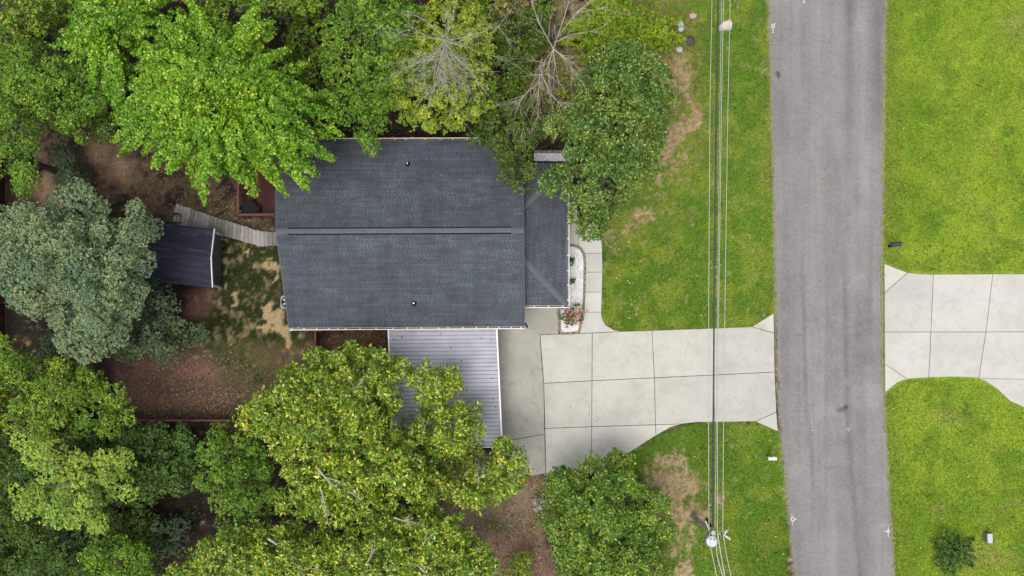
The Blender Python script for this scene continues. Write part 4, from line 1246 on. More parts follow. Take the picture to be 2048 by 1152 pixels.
T('broadleaf_tree', [([(690,-30),(800,-40),(840,10),(800,70),(730,50)], 7, 9.5)], 'maple', 'fine',
  'bright green treetop at the top edge left of the half dead tree', seed=31, dens=.8)
T('understory_tree', [([(-40,110),(30,100),(60,140),(150,160),(220,210),(180,300),(120,270),(80,300),(40,250),(-40,260)], 2.0, 4.2)], 'small', 'midgreen',
  'shaded mid green undergrowth tree at the upper left', seed=70, dens=.9)
T('understory_tree', [([(40,-40),(300,-40),(300,40),(250,80),(250,130),(150,110),(60,60)], 2.5, 5.0)], 'maple', 'midgreen',
  'green tree at the top edge left of the lime maple', seed=71, dens=.8)
# half dead tree: sparse leaves and a fan of bare grey branches
deadtree, cl_ = T('half_dead_tree', [([(752,130),(790,70),(830,10),(900,-20),(975,10),(992,70),(985,150),(995,215),(960,250),(905,268),(850,270),(800,245),(765,200)], 5.0, 8.2)], 'maple', 'sallow',
  'half dead tree with yellow green leaves under bare grey branches', seed=32, dens=.85, trunk=(893, 130), bark='greybark')
rb = random.Random(4)
mb = MB(); tp = P(887, 72, 12.2); ft = Vector((tp.x-.1, tp.y+.1, 0))
mb.tube([ft, ft.lerp(tp, .5)+Vector((.15, .1, 0)), ft.lerp(tp, .8)+Vector((-.1, .05, 0)), tp], [.16, .11, .07, .03], 7)
for k in range(40):
    south = k % 3 != 0
    a = rb.gauss(-1.57, .75) if south else rb.uniform(0, 6.28)
    t = rb.uniform(.60, .97) if south else rb.uniform(.8, .98); p = ft.lerp(tp, t)
    el = rb.uniform(-.1, .55)
    bare(mb, p, Vector((math.cos(a)*math.cos(el), math.sin(a)*math.cos(el), math.sin(el))), rb.uniform(1.5, 3.0)*(1.0 if south else .75), .019, 2, rb, 4, .2)
obj('bare_branches', mb, M['greybark'], deadtree)
T('broadleaf_tree', [([(965,20),(1010,-20),(1090,10),(1095,70),(1080,120),(1040,150),(1000,140),(985,80)], 4, 6.8)], 'fine', 'dark',
  'dark green tree between the half dead tree and the bare tree', seed=33)
T('broadleaf_tree', [([(955,-40),(1060,-40),(1080,5),(1050,45),(1000,30),(970,15)], 6.5, 7.6)], 'maple', 'tan_leaf',
  'tree with dry tan leaves at the top edge', seed=34, dens=.4, bark='greybark')
T('broadleaf_tree', [([(945,190),(1000,165),(1050,190),(1080,235),(1104,258),(1082,285),(1062,306),(1066,350),(1040,378),(1005,350),(985,310),(950,285),(935,240)], 4.2, 6.6)], 'fine', 'dark',
  'dark green tree hanging over the upper right roof corner', seed=35, trunk=(1020, 250), dens=1.1, edge=.2)
# bare tree
bt = P(1107, 98, 8.5)
baretree = thing('bare_tree', Vector((bt.x, bt.y, 0)), 'leafless grey tree with forked branches left of the oak', 'tree')
mb = MB(); rb = random.Random(8)
mb.tube([(bt.x, bt.y, -.1), (bt.x+.1, bt.y, 4), tuple(bt)], [.09, .06, .03], 7)
BR = [[(1107,98,8.5),(1114,76,9),(1152,26,10),(1218,14,10.5)], [(1152,26,10),(1190,-4,10.5)], [(1110,85,8.7),(1142,69,9),(1187,62,9.4)], [(1107,98,8.5),(1148,128,8.6)],
      [(1107,98,8.5),(1131,118,8.6),(1145,139,8.4)], [(1107,98,8.5),(1110,139,8.2)], [(1107,98,8.5),(1093,139,8),(1100,156,7.8)], [(1107,98,8.5),(1085,128,7.8)],
      [(1107,98,8.5),(1075,40,8.9),(1062,-5,9)], [(1107,98,8.5),(1085,60,9)], [(1085,118,7.6),(1079,132,7.2),(1086,156,7),(1103,191,6.8),(1124,210,6.6)],
      [(1079,150,7),(1079,163,6.8),(1076,194,6.6),(1077,236,6.4)], [(1079,163,6.8),(1048,191,6.5),(1027,210,6.3)], [(1048,191,6.5),(1039,205,6.4),(1044,243,6.2),(1051,272,6.8)], [(1114,76,9),(1130,30,9.8),(1140,-8,10)]]
for pl in BR:
    pts = [P(*q) for q in pl]; n = len(pts)
    mb.tube(pts, [.026*(1-.7*i/(n-1)) for i in range(n)], 5, False)
    for i in range(1, n):
        for k in range(3):
            d = (pts[i]-pts[i-1]).normalized()+Vector((rb.uniform(-.8, .8), rb.uniform(-.8, .8), rb.uniform(-.2, .5)))
            bare(mb, pts[i-1].lerp(pts[i], rb.uniform(.4, 1)), d.normalized(), rb.uniform(.6, 1.4), .014, 1, rb, 3)
obj('trunk', mb, M['greybark'], baretree)
T('fern_shrub', [([(1140,60),(1165,20),(1215,-20),(1255,-10),(1290,30),(1345,32),(1350,60),(1375,88),(1330,92),(1290,100),(1210,125),(1170,120)], .8, 2.4)], 'fine', 'fern',
  'bright lime fern like shrub with spiky fronds above the oak', 'shrub', seed=36, rc=.5, fingers=True, edge=.35, tr=.05, pack=.8)
T('oak_tree', [([(1165,128),(1200,98),(1250,82),(1305,95),(1340,140),(1345,200),(1328,250),(1338,300),(1310,350),(1262,385),(1245,425),(1215,440),(1200,472),(1172,476),(1150,432),(1140,402),(1092,392),(1074,362),(1090,338),(1128,330),(1142,305),(1112,282),(1090,266),(1085,245),(1128,215),(1150,165)], 3.8, 7.8)], 'tuft', 'oak',
  'leafy oak with tufted green crown beside the front lawn', seed=37, trunk=(1215, 280), tr=.26, edge=.34, under=.75, rc=.8, pack=1.02, jit=1.7)
T('broadleaf_tree', [([(1090,975),(1118,935),(1150,935),(1190,902),(1215,918),(1238,888),(1262,920),(1258,945),(1300,975),(1342,1010),(1350,1060),(1325,1110),(1330,1200),(1130,1200),(1100,1140),(1112,1080),(1085,1025)], 3.0, 6.6)], 'tuft', 'oak2',
  'rounded green tree by the lower lawn next to the utility pole', seed=38, trunk=(1215, 1050), edge=.36, under=.75, rc=.8, pack=1.02, jit=1.7)
# big yellow green tree over the carport
MAG = [([(470,830),(510,790),(555,750),(600,725),(625,695),(665,700),(700,688),(745,692),(790,708),(822,742),(790,770),(800,815),(790,850),(820,880),(845,930),(880,975),(860,1020),(800,1010),(740,1040),(660,1050),(590,1045),(545,1005),(560,940),(535,880),(490,862)], 5.0, 9.0),
       ([(795,760),(835,725),(870,735),(920,742),(925,775),(900,800),(960,805),(972,850),(965,890),(915,905),(850,900),(800,880),(805,840),(840,830),(830,790)], 4.6, 6.4),
       ([(985,850),(1003,832),(1015,860),(1022,890),(1052,900),(1050,945),(1045,975),(1005,1002),(955,1015),(890,1005),(850,960),(920,945),(975,930),(985,890)], 4.2, 6.0),
       ([(815,885),(900,890),(960,900),(985,915),(950,945),(870,965),(800,930)], 3.2, 4.4)]
mag, _ = T('glossy_leaf_tree', MAG, 'big', 'yellowgreen', 'large yellow green glossy leaved tree reaching over the carport', seed=39, trunk=(720, 930), limbs=26, tr=.3, edge=.42, pack=1.0, low=-.1)
mag2, _ = T('glossy_leaf_tree', [([(340,1135),(400,1085),(440,1050),(510,1050),(560,1030),(650,1060),(720,1050),(760,1015),(850,1010),(930,1030),(950,1075),(990,1120),(1010,1200),(300,1200)], 4.5, 8.0)], 'big', 'yellowgreen',
  'yellow green glossy leaved tree along the bottom edge', seed=40, trunk=(640, 1130), limbs=20, tr=.26, edge=.4, pack=1.0, low=-.1)
# bare limbs that show through their crowns
def twigs(parent, lst, seed):
    r = random.Random(seed); mb = MB()
    for pl, rad in lst:
        mb = MB()
        pts = [P(*q) for q in pl]; n = len(pts)
        mb.tube(pts, [rad*(1-.6*i/(n-1)) for i in range(n)], 6)
        for k in range(3):
            d = (pts[-1]-pts[0]).normalized()+Vector((r.uniform(-.7, .7), r.uniform(-.7, .7), r.uniform(0, .4)))
            bare(mb, pts[r.randint(1, n-1)], d.normalized(), r.uniform(.5, .9), rad*.4, 1, r, 2)
        obj('bare_branch', mb, M['greybark'], parent)
twigs(mag, [([(706,785,8.4),(715,772,9.2),(722,765,9.5)], .04), ([(710,785,8.6),(706,770,9.4)], .04), ([(955,960,6),(965,950,6.4),(978,948,6.6)], .03), ([(958,962,6),(955,945,6.6)], .03), ([(636,938,9.2),(650,955,9.4),(662,958,9.4)], .06), ([(676,978,9.3),(690,980,9.4),(704,988,9.4)], .06), ([(640,975,9.3),(645,990,9.3),(650,1010,9)], .05), ([(845,870,6.6),(850,855,6.9)], .03), ([(788,1035,8),(808,1042,8.1),(820,1030,8.3)], .045)], 2)
twigs(mag2, [([(538,1078,8.3),(552,1088,8.5),(574,1099,8.4)], .07), ([(812,1125,8.3),(835,1130,8.5),(855,1150,8.4)], .09), ([(735,1125,8.3),(742,1110,8.6)], .05), ([(842,1095,8.2),(852,1080,8.5)], .04), ([(590,1130,8.2),(603,1140,8.4)], .05)], 3)
T('broadleaf_tree', [([(378,915),(400,880),(430,855),(440,838),(480,860),(530,880),(560,920),(560,990),(540,1040),(480,1062),(430,1040),(395,990)], 3.8, 6.6)], 'small', 'fine',
  'rounded fresh green tree left of the large yellow green tree', seed=41, dens=.95)
T('broadleaf_tree', [([(-40,690),(15,655),(50,690),(85,705),(140,712),(190,735),(215,760),(262,790),(292,850),(250,880),(190,890),(120,875),(60,870),(-40,850)], 4.2, 7.0)], 'small', 'midgreen',
  'mid green tree with yellow tips below the big grey green tree', seed=42, bark='greybark')
PALE = [([(40,870),(75,845),(115,868),(120,905),(165,905),(172,970),(130,975),(60,965),(45,920)], 6.0, 7.4), ([(20,985),(60,960),(85,960),(100,1010),(68,1035),(30,1020)], 6.2, 7.2), ([(95,1000),(130,970),(190,985),(202,1010),(170,1030),(150,1068),(95,1060),(85,1035)], 6.5, 7.8),
        ([(195,925),(225,895),(262,912),(275,950),(262,1000),(225,985),(200,960)], 6.0, 7.4), ([(185,1035),(205,1032),(210,1052),(190,1062)], 6, 6.6), ([(100,920),(190,915),(240,960),(200,1000),(110,990)], 4.0, 5.2)]
T('broadleaf_tree', PALE, 'cloud', 'palelime', 'pale lime tree with cloud like clumps in the lower left', seed=43, trunk=(140, 970), bark='greybark', edge=.15, rc=.78)
T('broadleaf_tree', [([(255,860),(300,842),(345,850),(395,880),(392,930),(372,985),(330,1018),(270,1010),(220,1000),(230,930)], 2.6, 4.8)], 'cloud', 'deep',
  'dark green tree in the shade right of the pale lime tree', seed=44)
T('broadleaf_tree', [([(160,1098),(200,1065),(262,1060),(308,1085),(312,1130),(290,1200),(160,1200)], 4.0, 6.6)], 'cloud', 'fine',
  'bright green tree at the bottom edge below the pale lime tree', seed=45, rc=.8)
T('broadleaf_tree', [([(10,1150),(40,1100),(90,1110),(150,1115),(180,1150),(160,1210),(10,1210)], 3.6, 5.6)], 'small', 'deep',
  'green tree at the bottom edge in the lower left corner', seed=46)
T('understory_tree', [([(-40,870),(30,880),(40,960),(20,1010),(60,1060),(120,1090),(60,1090),(-40,1060)], 1.2, 3.0)], 'small', 'dark',
  'low dark tree at the left edge beside the pale lime tree', seed=47, dens=.6)
T('understory_tree', [([(300,1040),(360,1020),(400,1060),(360,1120),(310,1120)], 1.0, 2.4)], 'small', 'darkblue',
  'small dark bush in deep shade near the bottom', seed=48, dens=.6)
T('understory_tree', [([(110,1045),(190,1075),(190,1110),(150,1105),(110,1080)], 1.5, 3)], 'small', 'darkblue',
  'dark low tree under the pale lime tree', seed=49, dens=.6)
T('understory_tree', [([(-40,840),(60,880),(60,960),(20,1020),(100,1060),(200,1040),(260,1010),(330,1030),(340,1090),(200,1080),(120,1110),(-40,1180)], .8, 2.2)], 'small', 'dark',
  'low dark thicket in deep shade in the lower left', seed=72, dens=.7)
T('understory_tree', [([(-40,860),(60,860),(260,850),(290,900),(250,1010),(330,1060),(330,1180),(-40,1180)], 1.6, 3.4)], 'small', 'deep',
  'green undergrowth tree filling the gaps in the lower left', seed=74, dens=.8)
T('understory_tree', [([(560,-20),(660,-20),(660,60),(700,180),(690,260),(620,230),(560,120)], 1.4, 3.2)], 'small', 'midgreen',
  'shaded green undergrowth between the lime maple and fresh green tree', seed=75, dens=.6)
T('understory_tree', [([(930,-40),(1100,-40),(1110,20),(1060,130),(1060,200),(960,240),(930,120)], 1.6, 3.6)], 'small', 'midgreen',
  'mid green undergrowth between the half dead tree and the bare tree', seed=76, dens=.8)
T('understory_tree', [([(230,860),(330,840),(400,850),(390,960),(300,990),(230,950)], .8, 2.4)], 'small', 'deep',
  'shaded green bush below the long red fence', seed=73, dens=.8)
T('evergreen_tree', [([(-14,470),(-4,430),(20,402),(75,405),(115,388),(150,362),(185,378),(222,400),(236,432),(246,395),(262,392),(300,408),(312,442),(342,486),(312,512),(330,545),(300,585),(285,622),(252,650),(245,700),(190,722),(150,712),(110,680),(100,640),(40,622),(5,600),(-14,540)], 4.6, 9.0)], 'cloud', 'bluegreen',
  'big rounded grey green evergreen tree left of the shed', seed=50, trunk=(160, 540), rc=1.0, edge=.4, tr=.3, dens=1.35, pack=.92, under=1.0, jit=.7)
T('evergreen_tree', [([(290,545),(335,560),(365,600),(372,640),(420,655),(415,685),(372,700),(345,735),(300,720),(255,735),(215,700),(250,640)], 2.0, 4.6)], 'cloud', 'darkblue',
  'dark grey green evergreen in shade below the shed', seed=51, dens=.9)
T('understory_tree', [([(60,640),(110,680),(160,715),(120,715),(70,690)], 1.5, 3)], 'small', 'darkblue',
  'dark low bush beneath the left side of the big evergreen', seed=52, dens=.7)
T('undergrowth_shrub', [([(1035,90),(1075,60),(1120,130),(1170,60),(1160,130),(1140,200),(1110,250),(1060,290),(1030,230)], .5, 1.5)], 'fine', 'sallow',
  'thin yellowish undergrowth on the dry ground below the bare tree', 'shrub', seed=77, rc=.5, tr=.03, dens=.28, under=.3, edge=.2)
# shrubs and small plants
T('sapling', [([(1005,1150),(1030,1105),(1062,1098),(1066,1150),(1050,1200),(1010,1200)], .6, 2.0)], 'fine', 'fern',
  'light green sapling on the brown mulch at the bottom', 'sapling', seed=60, rc=.35, tr=.04, dens=.7)
T('shrub', [([(1065,1000),(1080,990),(1096,1000),(1092,1018),(1070,1020)], .3, .7)], 'small', 'silver',
  'pale silvery shrub on dry soil left of the rounded green tree', 'shrub', seed=61, rc=.22, tr=.03, dens=1.2)
T('shrub', [([(1878,1085),(1898,1068),(1920,1072),(1940,1085),(1942,1108),(1925,1128),(1900,1132),(1880,1118)], .25, 1.0)], 'small', 'deep',
  'dark green spiky shrub on the opposite lawn near the utility box', 'shrub', seed=64, rc=.26, tr=.03, fingers=True, edge=.1, pack=1.0, dens=1.3, jit=1.2)
for i, (x, y, r) in enumerate(((1143.5, 521, 7), (1143, 562, 6))):
    T('small_shrub', [([(x+r*math.cos(a), y+r*math.sin(a)) for a in [k*.785 for k in range(8)]], .15, .42)], 'fine', 'deep',
      ['upper of two small green shrubs in the white gravel bed', 'lower of two small green shrubs in the white gravel bed'][i], 'shrub', 'small shrubs in the gravel bed', seed=63+i, rc=.15, tr=.02, edge=.3)
rose, rcl = T('rose_bush', [([(1116,620),(1128,612),(1150,610),(1166,620),(1170,634),(1160,648),(1135,654),(1120,646)], .5, 1.05)], 'small', 'dark',
  'flowering bush with pink blooms at the end of the gravel bed', 'bush', seed=66, rc=.28, tr=.03, edge=.3, dens=.7)
rng = np.random.default_rng(5)
fl = np.concatenate([Pn(rng.normal(1148, 11, 90), rng.normal(632, 9, 90), 1.15)+rng.normal(scale=.05, size=(90, 3))])
fo_ = quad_mesh('flowers', leaves_from_rosettes(fl, unit(np.array([0, 0, 1.])+rng.normal(scale=.3, size=fl.shape)), 6, .085, .075, (-.1, .5), rng), M['petal'], rose); tag(fo_, kind='stuff')
# vine on the pole
T('vine', [([(1390,1040),(1398,1042),(1408,1052),(1402,1058),(1392,1050)], 1.6, 2.6)], 'fine', 'deep', 'green vine climbing the lower part of the utility pole', 'vine', seed=67, rc=.2, tr=.02, edge=.2)

# ------------------------------------------------------------------ grass, weeds and fallen leaves
def grass_blades():
    rng = np.random.default_rng(12)
    N = 330000
    px, py = rng.uniform(1180, 2110, N), rng.uniform(-60, 1215, N)
    NY = 42000
    yx, yy = rng.uniform(390, 780, NY), rng.uniform(460, 850, NY)
    ex = (px > road_left(py)-1) & (px < road_right(py)+1)
    hard = [s for s in slabs]+[[(1130, 446), (1190, 446), (1205, 480), (1205, 620), (1211, 650), (1245, 663), (1158, 668), (1130, 668)], [(1768, 524), (1815, 544), (2140, 545), (2140, 850), (2048, 816), (1994, 779), (1957, 757), (1815, 759), (1770, 788)]]
    for s in hard: ex |= polydist(px, py, s) > -1.2
    px, py = px[~ex], py[~ex]
    px, py = np.concatenate([px, yx]), np.concatenate([py, yy])
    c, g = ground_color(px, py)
    yard = px < 800
    g = np.where(yard, sstep(.0, .015, c[:, 1]-c[:, 0])*.9+.06, g)
    tan = np.clip((c[:, 0]/np.maximum(c[:, 1], 1e-6)-.95)*4, 0, 1)
    k = rng.random(len(px)) < g*(1-.75*tan)*.9
    px, py, c = px[k], py[k], c[k]
    p = Pn(px, py, -0.01); n = len(p)
    a = rng.uniform(0, 6.283, n); h = rng.uniform(.035, .085, n); lean = rng.uniform(.3, 1.1, n)*h; w = rng.uniform(.012, .03, n)
    d = np.stack([np.cos(a), np.sin(a), np.zeros(n)], -1); s = np.stack([-np.sin(a), np.cos(a), np.zeros(n)], -1)
    tip = p+d*lean[:, None]; tip[:, 2] += h
    v = np.stack([p-s*w[:, None], p+s*w[:, None], tip], 1)
    dk = 1-.5*sstep(.66, .74, fbm(px/5.5, py/5.5, 2))
    c = c*dk[:, None]
    col = c*rng.uniform(.7, 1.4, n)[:, None]*np.stack([rng.uniform(.85, 1.2, n), np.ones(n), rng.uniform(.7, 1.4, n)], -1)
    E_ = px > 1700
    Y_ = px < 800
    S_ = (~E_) & (~Y_) & (py > 760)
    for m, lab in ((E_, 'mown yellow green lawn across the road'), (S_, 'lawn with dry patches below the driveway'), (Y_, 'thin dark turf of the back yard left of the house'), (~E_ & ~S_ & ~Y_, 'front lawn between the house and the road')):
        o = quad_mesh('grass', v[m], M['blades'], None, col[m], 3)
        tag(o, lab, 'grass', kind='stuff')
grass_blades()
def flakes(name, zones, L, mat, label, seed, zz=.03):
    rng = np.random.default_rng(seed); pos = []
    for poly, n in zones:
        pl = np.array(poly, float); x0, y0 = pl.min(0); x1, y1 = pl.max(0)
        px, py = rng.uniform(x0, x1, n*2), rng.uniform(y0, y1, n*2)
        k = (polydist(px, py, poly) > 0) & (fbm(px/40, py/40) > .38)
        pos.append(Pn(px[k][:n], py[k][:n], zz))
    pos = np.concatenate(pos)
    lv = leaves_from_rosettes(pos, unit(np.array([0, 0, 1.])+rng.normal(scale=.25, size=pos.shape)), 1, L, L*.6, (-.05, .3), rng)
    tag(quad_mesh(name, lv, M[mat]), label, 'leaves', kind='stuff')
flakes('leaf_litter', [([(225,700),(470,700),(560,760),(480,840),(285,840)], 1500), ([(290,780),(475,770),(478,838),(290,838)], 700), ([(870,900),(1110,940),(1120,1000),(1090,1060),(1130,1180),(980,1180),(860,1020)], 2600), ([(60,230),(300,290),(540,380),(540,470),(340,420),(150,400)], 1500),
                       ([(300,840),(480,842),(900,1000),(900,1180),(0,1180),(0,880)], 2500), ([(640,660),(775,660),(775,740),(640,740)], 260), ([(560,0),(1200,0),(1150,270),(640,275)], 2500), ([(1050,60),(1220,20),(1140,230),(1050,260)], 900)], .10, 'litter', 'brown fallen leaves scattered on the bare soil', 15)
flakes('dry_leaves', [([(240,710),(420,700),(560,760),(478,838),(288,838)], 420), ([(290,790),(475,780),(478,838),(290,838)], 260), ([(900,960),(1110,950),(1100,1040),(1080,1150),(1000,1150),(940,1030)], 700), ([(60,230),(300,290),(540,380),(540,440),(340,420),(150,400)], 260), ([(590,668),(770,668),(770,720),(640,740)], 90)], .085, 'dryleaf', 'pale dry leaves strewn over the bare soil', 18)
flakes('fallen_leaves', [([(1210,470),(1540,470),(1540,655),(1240,655),(1210,630)], 60), ([(1270,850),(1560,860),(1570,1140),(1350,1140)], 45), ([(1770,0),(2048,0),(2048,540),(1770,530)], 50), ([(1775,790),(2048,830),(2048,1150),(1795,1150)], 45), ([(1255,605),(1285,615),(1285,640),(1255,640)], 14)], .11, 'yellowleaf', 'a few yellow leaves lying on the mown lawns', 16, .07)
# bits of leaf on the roofs
rng = np.random.default_rng(31)
def on_plane(px, py, a, b, c):
    n = (b-a).cross(c-a)
    out = []
    for x, y in zip(px, py):
        o = Vector((0, 0, H)); d = P(x, y, 0)-o; t = (a-o).dot(n)/d.dot(n); out.append(tuple(o+d*t+UP*.03))
    return np.array(out)
rl = np.concatenate([on_plane([673,820,590,616,880,905,640,700,745,952,1004], [328,390,410,402,350,395,325,348,372,300,402], U0, U1, R0), on_plane([681,717,955,878,790,640,1010,930,850,600,735], [510,475,547,612,560,590,520,510,640,600,540], L0, L1, R0),
                     on_plane([783,785,792,805,830,848,856,861,880,893,900,925,962,985,986,985,990,990], [668,676,697,672,679,678,679,677,669,693,692,720,674,682,760,800,740,812], ca0, ca1, cb0)])
lv = leaves_from_rosettes(rl, unit(np.array([0, 0, 1.])+rng.normal(scale=.2, size=rl.shape)), 1, .12, .06, (-.05, .2), rng)
tag(quad_mesh('roof_leaves', lv, M['litter']), 'stray dry leaves lying on the house and carport roofs', 'leaves', kind='stuff')

# ------------------------------------------------------------------ stones by the top lawn
def rock(name, pts, h, mat, label, cat='rock', group=None, seed=1, flat=False):
    r = random.Random(seed)
    base = ccw([tuple(P(x, y, 0))[:2] for x, y in pts]); n = len(base)
    cx, cy = sum(p[0] for p in base)/n, sum(p[1] for p in base)/n
    mb = MB(); prof = [(1.0, -.05), (1.03, h*.45), (.9, h*.85), (.55 if not flat else .93, h), ]
    for k, z in prof:
        mb.v += [(cx+(p[0]-cx)*k*(1+r.uniform(-.03, .03)), cy+(p[1]-cy)*k*(1+r.uniform(-.03, .03)), z*(1+r.uniform(-.08, .08))) for p in base]
    for i in range(len(prof)-1):
        for j in range(n):
            j2 = (j+1) % n; mb.f.append((i*n+j, i*n+j2, (i+1)*n+j2, (i+1)*n+j))
    mb.v.append((cx, cy, h*1.04)); e = (len(prof)-1)*n
    for j in range(n): mb.f.append((e+j, e+(j+1) % n, len(mb.v)-1))
    return tag(obj(name, mb, M[mat], None, not flat), label, cat, group)
rock('boulder', [(1436,54),(1444,46),(1452,43),(1460,41),(1463,47),(1462,61),(1450,62),(1438,62)], .4, 'boulder', 'large cream boulder on the lawn beneath the power lines', seed=2)
rock('stone', [(1377,33),(1380,28),(1387,27),(1393,31),(1393,36),(1388,39),(1380,38)], .22, 'pinkstone', 'round pinkish stone on the top lawn', seed=3)
rock('stepping_stone', [(1355,42),(1366,41),(1367,52),(1356,53)], .05, 'flagstone', 'squarish blue grey stepping stone, topmost of the three', 'stepping stone', 'stepping stones by the oak', 4, True)
rock('stepping_stone', [(1357,54),(1367,53.5),(1367,61),(1362,64),(1357,62)], .05, 'flagstone', 'blue grey stepping stone just below the topmost one', 'stepping stone', 'stepping stones by the oak', 5, True)
rock('stepping_stone', [(1353,96),(1359,93),(1365,96),(1364,104),(1357,105),(1352,101)], .05, 'flagstone', 'rounded blue grey stepping stone below the dark pot', 'stepping stone', 'stepping stones by the oak', 6, True)
rock('stone', [(1161,52),(1166,48),(1175,48),(1180,54),(1178,60),(1170,64),(1160,61)], .3, 'boulder', 'pale stone in dry grass under the bare tree', seed=7)
rock('stone', [(1181,56),(1185,57),(1186,62),(1181,63)], .2, 'white', 'small white stone right of the pale stone under the bare tree', seed=8)
pc = P(1379, 84, 0)
pot = thing('plant_pot', pc, 'dark round pot with a coiled pale hose beside the stepping stones', 'pot')
mb = MB(); mb.lathe(pc, [(.18, -.03), (.25, .2), (.27, .24), (.235, .24), (.22, .18)], 18); obj('pot_body', mb, M['blackplastic'], pot)
mb = MB(); mb.lathe(pc, [(.23, .185), (.22, .2), (.02, .205)], 18); obj('pot_fill', mb, M['cable'], pot)
mb = MB(); mb.tube([P(x, y, .1) for x, y in ((1362,85),(1367,80),(1374,76),(1376,79),(1371,82),(1370,87),(1374,88))], .025, 6); obj('hose', mb, M['boulder'], pot)

# ------------------------------------------------------------------ mailboxes and utility box
def mailbox(c, rot, l, w, h, mat, post, label, flag):
    root = thing('mailbox', c, label, 'mailbox', 'mailboxes by the road')
    R_ = Matrix.Rotation(rot, 3, 'Z'); top = 1.05
    mb = MB(); prof = [(-w/2, 0), (w/2, 0), (w/2, h*.5)]+[(w/2*math.cos(a), h*.5+h*.5*math.sin(a)) for a in [k*math.pi/8 for k in range(1, 8)]]+[(-w/2, h*.5)]
    n = len(prof)
    for x in (-l/2, l/2): mb.v += [tuple(Vector(c)+R_ @ Vector((x, y, top+z))) for y, z in prof]
    mb.f += [tuple(range(n))[::-1], tuple(range(n, 2*n))]+[(i, (i+1) % n, n+(i+1) % n, n+i) for i in range(n)]
    obj('box', mb, M[mat], root)
    mb = MB(); mb.v = [tuple(Vector(c)+R_ @ Vector((l/2+.012*k, y*1.05, top+z*1.03-.01))) for k in (0, 1) for y, z in prof]
    mb.f = [tuple(range(n))[::-1], tuple(range(n, 2*n))]+[(i, (i+1) % n, n+(i+1) % n, n+i) for i in range(n)]
    obj('door', mb, M[mat], root)
    mb = MB(); q = Vector(c)+R_ @ Vector((l*.2, w/2+.02, top+h*.4)); mb.box(q, .03, .02, .14, rot); obj('flag', mb, M[flag], root)
    mb = MB(); mb.box(c, .1, .1, top-.02, rot); obj('post', mb, M[post], root)
    mb = MB(); mb.box(Vector(c)+UP*(top-.02), l*.8, w*.6, .018, rot); obj('bracket', mb, M[post], root)
mbase = P(1793, 488, 1.2)
mailbox(Vector((mbase.x, mbase.y, 0)), math.radians(5), .52, .25, .22, 'blackplastic', 'black', 'black mailbox on a post at the opposite lawn edge', 'black')
mbase = P(1545, 917.5, 1.2)
mailbox(Vector((mbase.x, mbase.y, 0)), math.radians(0), .44, .19, .19, 'white', 'pole', 'white mailbox on a post at the lawn edge below the driveway', 'white')
ub = P(1972, 1074, 0)
box = thing('utility_box', ub, 'grey green utility box with a pale top on the opposite lawn', 'utility box')
mb = MB(); mb.prism([(ub.x+x, ub.y+y) for x, y in ((-.13, -.24), (.13, -.24), (.13, .24), (-.13, .24))], -.05, .48); obj('cabinet', mb, M['boxgreen'], box)
mb = MB(); mb.prism([(ub.x+x, ub.y+y) for x, y in ((-.14, -.25), (.14, -.25), (.14, .25), (-.14, .25))], .482, .53, .015); obj('lid', mb, M['boxlid'], box)
mb = MB(); mb.tube([ub+Vector((.08, -.33, 0)), ub+Vector((.08, -.33, .3)), ub+Vector((.06, -.25, .34))], .03, 8); obj('conduit', mb, M['galv'], box)

# ------------------------------------------------------------------ utility pole and lines
PZ = 6.0
ptop = P(1427, 1066, PZ); pb = Vector((ptop.x, ptop.y, 0))
up_ = thing('utility_pole', pb, 'wooden utility pole carrying a pale grey transformer on the lower lawn', 'utility pole')
mb = MB(); mb.tube([pb-UP*.2, pb+UP*3, pb+UP*PZ], [.17, .145, .12], 12); obj('pole', mb, M['pole'], up_)
tz = PZ-1.1; tcx = P(1424, 1083, PZ-.25); tcx = Vector((tcx.x, tcx.y, tz))
mb = MB(); mb.lathe(tcx, [(.22, 0), (.26, .06), (.26, .76), (.245, .8), (.2, .83)], 24); tr_ = obj('transformer', mb, M['transformer'], up_, True)
mb = MB(); mb.lathe(tcx+UP*.8, [(.275, 0), (.275, .035), (.22, .07), (.05, .09)], 24); obj('lid', mb, M['transformer'], tr_)
for a in (.6, 2.2):
    q = tcx+Vector((.13*math.cos(a), .13*math.sin(a), .86)); mb = MB(); mb.lathe(q, [(.03, 0), (.055, .03), (.03, .06), (.055, .09), (.03, .12), (.045, .15), (.02, .2)], 10); obj('bushing', mb, M['porcelain'], tr_)
mb = MB(); mb.run(tcx+UP*.3, pb+UP*(tz+.3), Vector((1, 0, 0)), UP, -.06, .06, 0, .08); mb.run(tcx+UP*.65, pb+UP*(tz+.65), Vector((1, 0, 0)), UP, -.06, .06, 0, .08); obj('bracket', mb, M['darkmetal'], up_)
arm_end = P(1449, 1069, PZ-.2); arm0 = P(1417, 1064, PZ-.2)
mb = MB(); mb.run(arm0, arm_end, Vector((0, 1, 0)), UP, -.055, .055, -.06, .06); obj('crossarm', mb, M['pole'], up_)
def rod(a, b, r, mat, name, ribs=0):
    a, b = Vector(a), Vector(b); mb = MB(); n = max(2, ribs*2+1)
    mb.tube([a.lerp(b, i/(n-1)) for i in range(n)], [r*(1.5 if (i % 2 and ribs) else 1) for i in range(n)], 8); return obj(name, mb, M[mat], up_)
ae = arm_end
rod(ae+Vector((-.05, 0, .06)), P(1454, 1061, PZ+.1), .035, 'porcelain', 'insulator', 5)
rod(ae+Vector((-.05, 0, .06)), P(1461, 1079, PZ-.1), .035, 'porcelain', 'insulator', 5)
rod(P(1445, 1068, PZ-.14), P(1445, 1068, PZ+.12), .06, 'darkmetal', 'insulator', 3)
rod(P(1434.5, 1067, PZ-.14), P(1434.5, 1067, PZ+.14), .05, 'darkmetal', 'insulator', 3)
